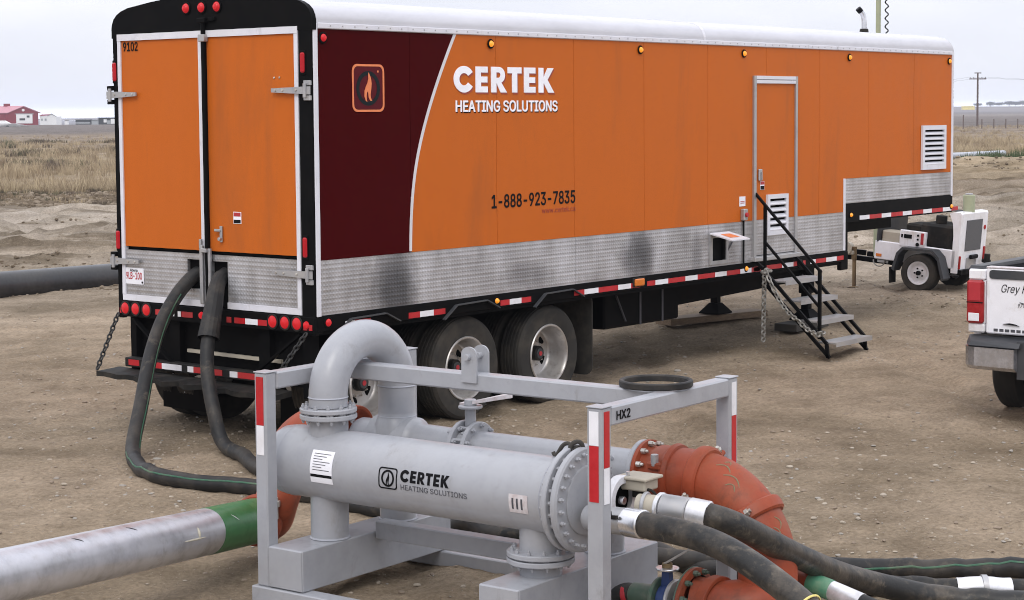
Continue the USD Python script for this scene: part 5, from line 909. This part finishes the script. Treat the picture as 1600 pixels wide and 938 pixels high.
g_('engine_block', [cbox((.72, .12, .42), (1.34, .80, .98), .04), cbox((.35, .35, .42), (.75, .85, .92), .03), cyl((1.0, .3, .98), (1.0, .3, 1.10), .09)], 'black_dusty', smooth=False)
g_('fuel_tank', cbox((.08, .06, .60), (.42, .34, .80), .02), 'beige_metal', smooth=False)
cp = g_('control_panel', cbox((.44, -.012, .60), (.90, .06, .85), .01), 'white_car', smooth=False)
g_('panel_display', cbox((.52, -.018, .73), (.66, -.010, .79), .003), 'black_print', cp, smooth=False); g_('panel_switch', [cbox((.47, -.02, .735), (.50, -.01, .785), .003)], 'black_print', cp, smooth=False); g_('panel_gauge', cyl((.77, -.010, .79), (.77, -.024, .79), .018, n=12), 'black_print', cp); g_('panel_gauge', cyl((.77, -.010, .73), (.77, -.024, .73), .016, n=12), 'black_print', cp); g_('panel_knob', cyl((.77, -.010, .655), (.77, -.03, .655), .028, n=14), 'black_print', cp); g_('panel_label', cbox((.82, -.016, .66), (.87, -.010, .83), .002), 'red_print', cp, smooth=False)
g_('radiator_grille', cbox((1.485, .20, .62), (1.50, .76, 1.08), .004), 'mesh_grille', smooth=False)
g_('tail_light', cbox((1.48, .02, .36), (1.51, .075, .56), .01), 'red_lens_off'); g_('tail_light', cbox((1.48, .87, .46), (1.51, .93, .66), .01), 'red_lens_off'); g_('side_reflector', cbox((1.17, -.008, .385), (1.29, .0, .43), .003), 'red_lens_off', smooth=False); g_('side_reflector', cbox((.04, -.008, .40), (.14, .0, .445), .003), 'amber_lens_off', smooth=False); g_('rear_reflector', cyl((1.485, .86, .95), (1.502, .86, .95), .035, n=16), 'red_lens_off')
g_('plate_bracket', [cbox((1.49, .28, .34), (1.51, .62, .52), .004)], 'galvanised', smooth=False); g_('lamp_housing', [cbox((1.50, .36, .50), (1.55, .60, .56), .01)], 'black_print', smooth=False)
g_('chassis_rail', [cbox((-.55, .10, .28), (1.55, .18, .355), .006), cbox((-.55, .77, .28), (1.55, .85, .355), .006), cbox((1.47, .02, .28), (1.55, .93, .355), .006)], 'black_paint', smooth=False)
g_('rear_jack', [cyl((1.61, .80, .30), (1.61, .80, .56), .05), cyl((1.53, .80, .45), (1.67, .80, .45), .03)], 'black_dusty')
g_('maker_plate', cbox((.02, .092, .30), (.22, .099, .34), .002), 'galvanised', smooth=False)
def car_wheel(par_put, c, out, R, w, rmt, name='wheel'):
    ax = A(0, out, 0); q = par_put(name, tyre_mesh(A(*c), ax, R, w, R * .62), 'tyre_rubber', smooth=28)
    rm = par_put('rim', lathe([(R * .62, w * .40), (R * .60, w * .44), (R * .55, w * .40), (R * .50, w * .20), (R * .42, w * .16), (R * .30, w * .26), (R * .18, w * .28), (0, w * .28)], c, ax, 36), rmt, q, smooth=35)
    par_put('wheel_hub', [cyl(A(*c) + ax * w * .27, A(*c) + ax * w * .50, R * .12, n=14)], 'black_print', rm)
    par_put('wheel_nuts', bolts(A(*c) + ax * w * .255, ax, R * .24, 5, .014, .03), 'black_print', rm, kind='stuff')
    return q
car_wheel(g0, (.86, -.12, .285), -1, .285, .21, 'white_wheel'); car_wheel(g0, (.86, 1.06, .285), 1, .285, .21, 'white_wheel'); g0('axle', cyl((.86, -.05, .285), (.86, 1.0, .285), .035, n=12), 'black_dusty')
for d0, d1 in ((-.24, -.005), (.955, 1.19)):
    pts = [(.44, .34), (.52, .58), (.61, .665), (1.10, .635), (1.20, .53), (1.28, .22)]
    poly_ = Polygon(pts + [(x_ * 1.0 + (.86 - x_) * .09, z_ - .035) for x_, z_ in pts[::-1]])
    g0('fender', flat(poly_, d1 - d0, (0, d1, 0), X_, Z_), 'dark_plastic', smooth=False)
g0('mud_flap', cbox((.40, -.23, .12), (.415, -.03, .36)), 'black_dusty', smooth=False)
g0('tongue', [bar((-.5, .14, .47), (-1.25, .475, .55), .07, .08), bar((-.5, .81, .47), (-1.25, .475, .55), .07, .08), bar((-1.1, .475, .54), (-1.55, .475, .57), .09, .09)], 'black_paint', smooth=False)
jk = g0('tongue_jack', [cyl((-.32, .05, .02), (-.32, .05, .50), .030, n=14), cyl((-.32, .05, .42), (-.32, .05, .62), .042, n=14)], 'brass_old'); g0('jack_foot', cyl((-.32, .05, .0), (-.32, .05, .02), .11, .08, 18), 'brass_old', jk)
g0('cable_winch', [cyl((-.42, -.05, .60), (-.42, .10, .60), .085, n=20), cyl((-.42, -.06, .60), (-.42, -.045, .60), .11, n=20), cyl((-.58, .0, .57), (-.58, .1, .57), .07, n=16), cbox((-.52, -.04, .50), (-.30, .09, .56), .01)], 'beige_metal')
g0('safety_loop', tube(spline([(-.02, .1, .43), (.03, .06, .36), (.12, .05, .34), (.18, .08, .42)], 14), .010, 8), 'chain_steel')
g0('mast_base', [cyl((1.36, .45, 1.08), (1.36, .45, 1.43), .085, .09, 20)], 'mast_paint'); g0('mast_cap', cyl((1.36, .45, 1.425), (1.36, .45, 1.455), .055, n=16), 'galvanised')
ms_ = g0('light_mast', [cbox((-.20, .44, .45), (-.12, .52, 3.2), .008), cbox((-.19, .448, 3.18), (-.13, .512, 5.7), .008)], 'mast_paint', smooth=False)
kk = np.linspace(0, 34 * 2 * np.pi, 34 * 10); g0('coiled_cable', tube(np.stack([-.02 + .024 * np.cos(kk), .48 + .024 * np.sin(kk), 1.3 + 4.2 * kk / kk[-1]], 1), .010, 5), 'black_print', ms_); g0('lamp_head', [cbox((-.5, .3, 5.68), (.2, .66, 5.86), .03)], 'dark_plastic', ms_, smooth=False)

# ================================================================== pickup at the right edge
PO = A(4.70, -3.74, .045); PU = thing('pickup_truck', 'white pickup truck with lettered tailgate parked at the right edge', 'pickup truck', tuple(PO))
PM = frame(PO, X_, Y_, Z_)                     # y runs to its left side; body spans y = 0 .. -1.98
p_ = lambda name, m, mt, par=None, **k: part(par or PU, name, put(m, PM), mt, **k)
W_ = 1.98
def arch_side(y0, y1):
    sh = Polygon([(.10, .55), (.10, 1.26), (.04, 1.30), (.04, 1.385), (2.05, 1.385), (2.05, .50), (.30, .46)]).difference(Point(.90, .40).buffer(.47, 20))
    return flat(sh, abs(y1 - y0), (0, max(y0, y1), 0), X_, Z_)
for y0, y1 in ((-.02, -.09), (-W_ + .02, -W_ + .09)): p_('bed_side', arch_side(y0, y1), 'white_car', smooth=False)
p_('bed_rail_cap', hull([(.0, -.005, 1.385), (.0, -.15, 1.385), (.02, -.02, 1.415), (.02, -.14, 1.415), (2.05, -.005, 1.385), (2.05, -.15, 1.385), (2.05, -.02, 1.43), (2.05, -.14, 1.43)]), 'dark_plastic', smooth=False)
p_('bed_rail_cap', hull([(.0, -W_ + .005, 1.385), (.0, -W_ + .15, 1.385), (.02, -W_ + .02, 1.415), (.02, -W_ + .14, 1.415), (2.05, -W_ + .005, 1.385), (2.05, -W_ + .15, 1.385), (2.05, -W_ + .02, 1.43), (2.05, -W_ + .14, 1.43)]), 'dark_plastic', smooth=False)
p_('bed_liner', [cbox((.09, -W_ + .09, .78), (2.0, -.09, .81)), cbox((.09, -.12, .8), (2.0, -.095, 1.38)), cbox((.09, -W_ + .095, .8), (2.0, -W_ + .12, 1.38)), cbox((1.98, -W_ + .1, .8), (2.02, -.1, 1.40))], 'dark_plastic', smooth=False)
p_('corner_panel', [cbox((-.025, -.175, .80), (.11, -.012, .885), .015), cbox((-.025, -.175, 1.285), (.11, -.012, 1.385), .015), cbox((-.005, -.175, .885), (.11, -.012, 1.285), .006)], 'white_car', smooth=False); p_('corner_panel', [cbox((-.025, -W_ + .012, .80), (.11, -W_ + .175, 1.385), .015)], 'white_car', smooth=False)
for ya, yb in ((-.165, -.002), (-W_ + .002, -W_ + .165)):
    tl = p_('tail_light', [cbox((-.045, ya, .885), (.16, yb, 1.285), .02)], 'red_lens_off', smooth=False); p_('reverse_lens', cbox((-.048, ya + .03, .905), (-.03, yb - .02, .985), .006), 'white_tape', tl, smooth=False); p_('lens_divider', cbox((-.047, ya + .004, 1.075), (-.03, yb - .004, 1.085), .001), 'black_print', tl, smooth=False); p_('brake_lens', cbox((-.0475, ya + .02, 1.095), (-.035, yb - .02, 1.27), .008), 'red_print', tl, smooth=False)
tg = p_('tailgate', cbox((-.03, -W_ + .19, .80), (.06, -.19, 1.40), .012), 'white_car', smooth=False)
p_('tailgate_panel', flat(rrect(.225, 1.305, W_ - .225, 1.385, .03), .012, (-.028, 0, 0), -Y_, Z_), 'dark_plastic', tg, smooth=False); p_('tailgate_cap', cbox((-.03, -W_ + .19, 1.398), (.065, -.19, 1.415), .006), 'faded_paper', tg, smooth=False)
def script_text(s, h, y, z, w):
    m = meshkit.text_mesh(s, h, .002); m.vertices[:, 0] += .28 * m.vertices[:, 1]; m.apply_scale([w / m.extents[0], 1, 1]); m.apply_translation([-m.bounds[0][0], 0, 0]); return put(m, frame((-.0305, y, z), -Y_, Z_, np.cross(-Y_, Z_)))
p_('tailgate_name', script_text('Grey H', .072, -.34, 1.185, .26), 'black_print', tg, smooth=False); p_('tailgate_flourish', [flat(LineString([(.52, 1.10), (.58, 1.085), (.66, 1.105), (.74, 1.095)]).buffer(.004), .002, (-.0305, 0, 0), -Y_, Z_)], 'grey_print', tg, smooth=False)
p_('tailgate_phone', script_text('979-2', .035, -.50, 1.055, .12), 'black_print', tg, smooth=False)
p_('pull_handle', hull([(-.032, -.36, .895), (-.032, -.52, .885), (-.045, -.36, .897), (-.045, -.52, .887), (-.032, -.42, .908), (-.032, -.48, .90)]), 'black_print', tg, smooth=False)
p_('tailgate_lettering', [cbox((-.033, -.27 - .055 * k - .04, .825), (-.029, -.27 - .055 * k, .85)) for k in range(16)], 'grey_print', tg, kind='stuff', smooth=False)
p_('bumper', hull([(x_, y_, z_) for x_, y_ in ((-.20, -.16), (-.165, -.085), (-.11, -.035), (-.04, -.005), (.12, .005), (-.22, -.55), (.0, -.55)) for z_ in (.52, .69)] + [(x_ * .82, y_ - .012, z_) for x_, y_ in ((-.20, -.16), (-.165, -.085), (-.11, -.035), (-.04, -.005), (.12, .005), (-.22, -.55), (.0, -.55)) for z_ in (.485, .705)]), 'chrome_bumper', smooth=False); p_('bumper', hull([(x_, y_, z_) for x_, y_ in ((-.20, -W_ + .10), (-.02, -W_), (.12, -W_ - .005), (-.22, -W_ + .55), (.0, -W_ + .55)) for z_ in (.50, .70)]), 'chrome_bumper', smooth=False)
p_('bumper_step', [hull([(x_, y_, z_) for x_, y_, z_ in ((-.21, -.10, .705), (-.02, .0, .705), (.06, .0, .705), (-.235, -.60, .705), (.06, -.60, .705), (-.19, -.12, .745), (.0, -.02, .775), (.06, -.02, .775), (-.20, -.60, .745), (.06, -.60, .775))]), hull([(x_, y_, z_) for x_ in (-.17, .05) for y_ in (-.56, -W_ + .56) for z_ in (.42, .76)]), hull([(x_, y_, z_) for x_, y_, z_ in ((-.21, -W_ + .10, .705), (-.02, -W_, .705), (.06, -W_, .705), (-.235, -W_ + .60, .705), (.06, -W_ + .60, .705), (0, -W_ + .02, .775), (.06, -W_ + .60, .775))])], 'dark_plastic', smooth=False)
for y in (-.13, -W_ + .13): car_wheel(p_, (.90, y, .38), 1 if y > -1 else -1, .39, .275, 'rim_metal'); car_wheel(p_, (4.75, y, .39), 1 if y > -1 else -1, .39, .275, 'rim_metal')
p_('rear_axle', [cyl((.90, -.25, .39), (.90, -W_ + .25, .39), .06, n=14), cbox((.1, -W_ + .45, .45), (5.6, -W_ + .55, .6)), cbox((.1, -.55, .45), (5.6, -.45, .6))], 'black_dusty', smooth=False)
cabp = Polygon([(2.07, .50), (2.07, 1.42), (2.20, 1.86), (2.45, 1.93), (3.75, 1.93), (4.35, 1.42), (5.55, 1.30), (5.62, .55), (5.2, .50)]).difference(Point(4.75, .38).buffer(.47, 20))
p_('cab', flat(cabp, W_ - .10, (0, -.05, 0), X_, Z_), 'white_car', smooth=False)
p_('rear_window', hull([(2.075, -.35, 1.46), (2.075, -W_ + .35, 1.46), (2.19, -.40, 1.82), (2.19, -W_ + .40, 1.82), (2.05, -.35, 1.46), (2.05, -W_ + .35, 1.46), (2.17, -.40, 1.82), (2.17, -W_ + .40, 1.82)]), 'dark_glass', smooth=False)
for y in (-.048, -W_ + .052): p_('side_window', flat(Polygon([(2.35, 1.45), (2.42, 1.84), (3.70, 1.84), (4.15, 1.45)]), .006, (0, y, 0), X_, Z_), 'dark_glass', smooth=False)
p_('windscreen', hull([(4.33, -.15, 1.44), (4.33, -W_ + .15, 1.44), (3.78, -.22, 1.91), (3.78, -W_ + .22, 1.91), (4.35, -.15, 1.445), (4.35, -W_ + .15, 1.445), (3.80, -.22, 1.915), (3.80, -W_ + .22, 1.915)]), 'dark_glass', smooth=False)

# ================================================================== far background. px(x, y, t): the point seen at photo pixel x, y, t metres out
def far(x, y, t): return EYE + t * (FWD + RIGHT * (x - 800) / F - UP * (y - 400.3) / F)
# red barn
bn = far(60, 193, 620); bl = far(13, 193, 620); bn[2] = bl[2] = .2; wv_ = unit(bn - bl); wv_[2] = 0; back = unit(ND * .55 - NR * .83)
BW = np.linalg.norm(bn - bl); BM = frame(bl, wv_, back, Z_)
BA = thing('red_barn', 'red gabled barn with a wide white door and pink roof on the left horizon', 'barn', tuple(bl))
b_ = lambda name, m, mt, par=None, **k: part(par or BA, name, put(m, BM), mt, smooth=False, **k)
b_('wall', flat(Polygon([(0, -1), (0, 3.5), (BW / 2, 5.45), (BW, 3.5), (BW, -1)]), 26, (0, 26, 0), X_, Z_), 'barn_red')
rf = b_('roof', [hull([(-.5, -.4, 3.35), (-.5, 26, 3.35), (BW / 2, -.4, 5.55), (BW / 2, 26, 5.55), (-.5, -.4, 3.55), (-.5, 26, 3.55), (BW / 2, -.4, 5.75), (BW / 2, 26, 5.75)])], 'barn_roof'); b_('roof', [hull([(BW + .5, -.4, 3.35), (BW + .5, 26, 3.35), (BW / 2, -.4, 5.55), (BW / 2, 26, 5.55), (BW + .5, -.4, 3.55), (BW + .5, 26, 3.55), (BW / 2, -.4, 5.75), (BW / 2, 26, 5.75)])], 'barn_roof')
b_('roof_vent', cbox((BW / 2 - .5, 7, 5.5), (BW / 2 + .6, 8.5, 6.5)), 'barn_red', rf); dd = b_('barn_door', cbox((2.6, -.15, .0), (7.9, -.02, 3.0)), 'far_white'); b_('door_track', cbox((2.2, -.2, 3.0), (8.3, -.02, 3.25)), 'far_grey', dd); b_('door_pane', cbox((3.6, -.2, 1.0), (5.4, -.14, 1.7)), 'far_dark', dd); b_('door_pane', cbox((6.0, -.2, 1.9), (6.9, -.14, 2.6)), 'far_dark', dd)
b_('round_vent', cyl((BW / 2, -.15, 4.35), (BW / 2, -.02, 4.35), .42, n=16), 'far_white'); b_('lean_to', hull([(-4.5, 1.5, -1), (0, 1.5, -1), (-4.5, 24, -1), (0, 24, -1), (-4.5, 1.5, 2.1), (0, 1.5, 2.9), (-4.5, 24, 2.1), (0, 24, 2.9)]), 'barn_red')
# small pale shed
sl_ = far(62, 194, 600); sr = far(88, 194, 600); sl_[2] = .1; SM = frame(sl_, unit(A(*(sr - sl_)[:2], 0)), unit(ND * .9 + NR * .1), Z_); SWd = np.linalg.norm((sr - sl_)[:2])
SH = thing('pale_shed', 'small pale shed with a dull red roof edge right of the red barn', 'shed', tuple(sl_)); s0 = lambda name, m, mt, **k: part(SH, name, put(m, SM), mt, smooth=False, **k)
s0('wall', [cbox((0, .4, -1), (2.7, 5, 2.45)), flat(Polygon([(2.7, -1), (2.7, 2.5), (3.9, 3.1), (SWd, 2.3), (SWd, -1)]), 5, (0, 5, 0), X_, Z_)], 'far_white'); s0('roof', [hull([(-.2, .2, 2.45), (2.7, .2, 2.6), (-.2, 3, 3.0), (3.9, 3, 3.15), (-.2, .2, 2.6), (2.7, .2, 2.75)])], 'barn_red'); s0('gable_edge', [bar((2.6, -.05, 2.5), (3.9, -.05, 3.15), .2, .15), bar((3.9, -.05, 3.15), (SWd + .1, -.05, 2.3), .2, .15)], 'far_grey'); s0('window', cbox((.4, .3, 1.0), (.9, .42, 1.7)), 'far_grey'); s0('window', cbox((1.5, .3, 1.0), (2.1, .42, 1.7)), 'far_grey')
def box_far(name, label, cat, x0, x1, y0, y1, t, mt, extra=()):
    a, b, c = far(x0, y1, t), far(x1, y1, t), far(x0, y0, t); w = np.linalg.norm((b - a)[:2]); h = c[2] - a[2]; a2 = A(a[0], a[1], a[2]); M = frame(a2, unit(A(*(b - a)[:2], 0)), unit(A(*np.cross(Z_, (b - a))[:2], 0)), Z_)
    q = thing(name, label, cat, tuple(a2)); part(q, 'wall', put(cbox((0, 0, -1.2), (w, 3, h * .9)), M), mt, smooth=False); part(q, 'roof', put(cbox((-.2, -.2, h * .9), (w + .2, 3.2, h)), M), 'far_dark', smooth=False)
    for n_, (u0, u1, v0, v1), mm in extra: part(q, n_, put(cbox((u0 * w, -.12, v0 * h), (u1 * w, -.01, v1 * h)), M), mm, smooth=False)
box_far('dark_shelter', 'dark open shelter with white tanks beside the left edge of the trailer', 'shelter', 154, 200, 184, 195, 600, 'far_dark', (('white_tank', (.18, .28, .3, .75), 'far_white'), ('white_tank', (.42, .60, .1, .8), 'far_white'), ('grey_panel', (.29, .41, .1, .6), 'far_grey')))
box_far('long_dark_shed', 'long low dark shed on the left horizon', 'shed', 118, 141, 187.0, 192, 700, 'far_dark', (('skirting', (0, 1, -.3, .15), 'far_grey'),)); box_far('grey_hut', 'small pale grey hut between two dark sheds on the horizon', 'shed', 143, 153, 187.5, 192.5, 700, 'far_grey'); box_far('white_hut', 'tiny white hut at the right of the pale shed', 'shed', 101, 105, 188, 192, 750, 'far_white')
w0 = far(-14, 201, 450); w0[2] = -.1; WM = frame(w0, NR, ND, Z_); WT = thing('white_boat', 'white boat on a low trailer in front of the red barn', 'boat', tuple(w0)); w_ = lambda name, m, mt: part(WT, name, put(m, WM), mt, smooth=False)
w_('hull', hull([(0, 0, .35), (0, 2, .35), (6.6, .9, .35), (0, -.2, 1.15), (0, 2.2, 1.15), (5.5, .2, 1.0), (5.5, 1.8, 1.0), (8.4, 1, .55)]), 'far_white'); w_('cabin', hull([(1.6, .3, 1.1), (4.4, .3, 1.05), (1.6, 1.7, 1.1), (4.4, 1.7, 1.05), (2.1, .4, 1.75), (3.2, .4, 1.7), (2.1, 1.6, 1.75), (3.2, 1.6, 1.7)]), 'far_white'); w_('trailer_frame', [cbox((0, .3, .15), (8.6, .5, .32)), cbox((0, 1.5, .15), (8.6, 1.7, .32))], 'far_dark'); w_('wheel', cyl((4.0, -.35, .2), (4.0, -.1, .2), .38, n=18), 'far_dark')
# hill line on the right, fields run up to it
hs = np.linspace(-700, 1800, 140); prof_h = lambda s: sm(-150, 480, s) * (7.2 + 2.2 * meshkit.fbm(np.stack([s / 260, 0 * s, 0 * s], -1), 3, 5)) - 3
rows_h = []
for tt_, k in ((1500, 0), (1750, .45), (2000, .85), (2200, 1.0), (2600, 1.02), (3200, .6)):
    x, y = st(hs, np.full_like(hs, tt_)); rows_h.append(np.stack([x, y, -1.5 + k * (prof_h(hs) + 1.5)], -1))
hv = np.array(rows_h).reshape(-1, 3); nn = len(hs); ii = np.arange(6 * nn).reshape(6, nn); hf = np.vstack([np.stack([ii[:-1, :-1], ii[:-1, 1:], ii[1:, 1:]], -1).reshape(-1, 3), np.stack([ii[:-1, :-1], ii[1:, 1:], ii[1:, :-1]], -1).reshape(-1, 3)])
mat('hill_field', (0.18, 0.16, 0.15), 0.95, c2=(0.13, 0.118, 0.115), scale=0.012, spec=0.1, aniso=(1, 1, 8)); part('/World', 'hills', trimesh.Trimesh(hv, hf, process=False), 'hill_field', smooth=True, kind='structure')
yb = far(1513, 169, 1600); YB = thing('yellow_building', 'long low pale yellow building on the far right hillside', 'building', tuple(yb)); part(YB, 'wall', put(cbox((-4.6, 0, -1.5), (5.4, 5, 1.1)), frame(yb, NR, ND, Z_)), 'yellow_far', smooth=False); part(YB, 'roof', put(cbox((-4.8, -.3, 1.1), (5.6, 5.3, 1.6)), frame(yb, NR, ND, Z_)), 'yellow_far', smooth=False)
# trees along the hill crest
def tree(label, x, ytop, t, hgt, wid, seed):
    o = far(x, ytop, t); o[2] -= hgt; q = thing('hill_tree', label, 'tree', tuple(o), 'trees along the far hill crest'); r = np.random.default_rng(seed)
    part(q, 'trunk', [tube([o - Z_ * 3, o, o + Z_ * hgt * .6], [.35, .3, .12], 7)] + [tube([o + Z_ * hgt * .3, o + Z_ * hgt * .6 + A(math.cos(a), math.sin(a), 0) * wid * .3], [.15, .05], 5) for a in r.uniform(0, 6.28, 4)], 'bark')
    n_ = 900; d = r.normal(size=(n_, 3)); d /= np.linalg.norm(d, axis=1)[:, None]; c = o + Z_ * hgt * .62 + d * (r.random(n_)[:, None] ** .5) * A(wid / 2, wid / 2, hgt * .42) * (.65 + .6 * meshkit.noise(d * 2.1 + seed, seed))[:, None] * A(1, 1, .8)
    a = r.normal(size=(n_, 3)) * .5; b = r.normal(size=(n_, 3)) * .5; v = np.stack([c, c + a, c + b], 1).reshape(-1, 3); part(q, 'crown', trimesh.Trimesh(v, np.arange(3 * n_).reshape(-1, 3), process=False), 'tree_leaf', smooth=False)
for k, (x, y, hg, wd, lab) in enumerate(((1548, 159, 6, 11, 'single round bushy tree, leftmost on the far hill crest'), (1561, 160, 5, 15, 'low wide tree just right of the leftmost hill tree'), (1577, 157.5, 7, 15, 'tall dark tree in the middle of the far hill crest'), (1587, 159, 5.5, 14, 'lower tree joined to the tall middle hill tree'), (1598, 156.5, 7.5, 15, 'rightmost tall tree on the far hill crest'), (1528, 161.5, 4, 10, 'tiny bush on the hill crest behind the utility pole'))): tree(lab, x, y, 2150, hg, wd, 300 + k)
# utility pole and wires
pb = far(1527, 197, 293); pb[2] = .1; UPo = thing('utility_pole', 'wooden utility pole with two cross arms standing in the right field', 'utility pole', tuple(pb))
ph = 8.35; ca = unit(NR * .97 + ND * .25)
part(UPo, 'pole', tube([pb - Z_ * .5, pb + Z_ * ph], [.17, .12], 12), 'pole_wood'); part(UPo, 'cross_arm', bar(pb + Z_ * (ph - 1.0) - ca * 1.42, pb + Z_ * (ph - 1.0) + ca * 1.42, .12, .16), 'pole_wood', smooth=False); part(UPo, 'cross_arm', bar(pb + Z_ * (ph - .08) - ca * .55, pb + Z_ * (ph - .08) + ca * .55, .12, .14), 'pole_wood', smooth=False)
for k in (-1.3, -.7, .7, 1.3): part(UPo, 'insulator', cyl(pb + Z_ * (ph - .92) + ca * k, pb + Z_ * (ph - .70) + ca * k, .06, n=8), 'far_grey')
ld = unit(NR * .35 - ND * .94) * -1; ld = unit(np.cross(Z_, ca))
for k in (-1.3, 1.3):
    c = pb + Z_ * (ph - .72) + ca * k; part('/World', 'power_line', tube([c + ld * u - Z_ * (u * u) * -.0000 - Z_ * 1.2 * (1 - ((abs(u) - 45) / 45) ** 2) for u in np.linspace(-90, 90, 31)], .012, 4), 'wire', label='thin overhead wire on the %s side of the utility pole cross arm' % ('left' if k < 0 else 'right'), cat='wire')
# field fence on the right
fence_posts = [(1505, 191, 1.75, 'taller leaning fence post nearest the trailer nose')] + [(1531 + 19.5 * k, 0, 1.15, None) for k in range(5)]
FN = thing('field_fence', 'wire fence strands strung between the posts in the right field', 'fence', tuple(far(1500, 207, 240)))
first = None
for k, (x, y, hgt, lab) in enumerate([(1505, 0, 1.75, 'taller fence post close to the right edge of the trailer')] + [(1534 + 18.7 * i, 0, 1.2, ('fence post just right of the utility pole foot', 'second fence post right of the utility pole', 'third fence post right of the utility pole', 'fence post at the right edge of the photo')[i]) for i in range(4)]):
    o = far(x, 207, 240); o[2] = float(ground_z(o[0], o[1])); h_ = cyl(o - Z_ * .4, o + Z_ * hgt, .075, .065, 8); part('/World', 'fence_post', h_, 'pole_wood', label=lab, cat='fence post', group='posts of the field fence' if k else None)
a_, b2 = far(1400, 207, 240), far(1800, 207, 240)
for z in (.45, .75, 1.05): part(FN, 'strand', tube([A(a_[0], a_[1], .1 + z), A(b2[0], b2[1], .1 + z)], .008, 4), 'wire')
# green weeds by the end of the grey pipe
wc = A(77.0, 28.1, 0); wc[2] = float(ground_z(wc[0], wc[1])); WD = thing('weed_clump', 'green leafy weed clump at the end of the grey pipe', 'weeds', tuple(wc)); r = np.random.default_rng(5); lv = []
for k in range(260):
    a = r.uniform(0, 6.28); q = 2.4 * math.sqrt(r.random()); o = wc + A(math.cos(a) * q, math.sin(a) * q * 1.5, 0); hh = (.75 * (1 - (q / 2.6) ** 2) + .12) * r.uniform(.6, 1.1); m = tuft(9, hh, .16, 900 + k, .035); m.apply_translation(o); lv.append(m)
part(WD, 'foliage', lv, 'green_weed', smooth=False); part(WD, 'stem', [tube([wc + A(math.cos(a) * .8, math.sin(a), 0), wc + A(math.cos(a) * .9, math.sin(a) * 1.1, .4)], .015, 5) for a in np.arange(8)], 'brown_weed', kind='stuff')

# thin autumn haze over the fields
usdkit.material(stage, '/World/Looks/haze_air', {'v': ('principled_volume', {'color': (0.86, 0.89, 1.0), 'density': 0.00015, 'anisotropy': 0.3})}, volume='v.volume'); MAT['haze_air'] = UsdShade.Material.Get(stage, '/World/Looks/haze_air')
part('/World', 'haze', cbox((-9000, -9000, -16), (9000, 9000, 26)), 'haze_air', smooth=False, kind='stuff', label='thin pale haze over the far fields', cat='haze')
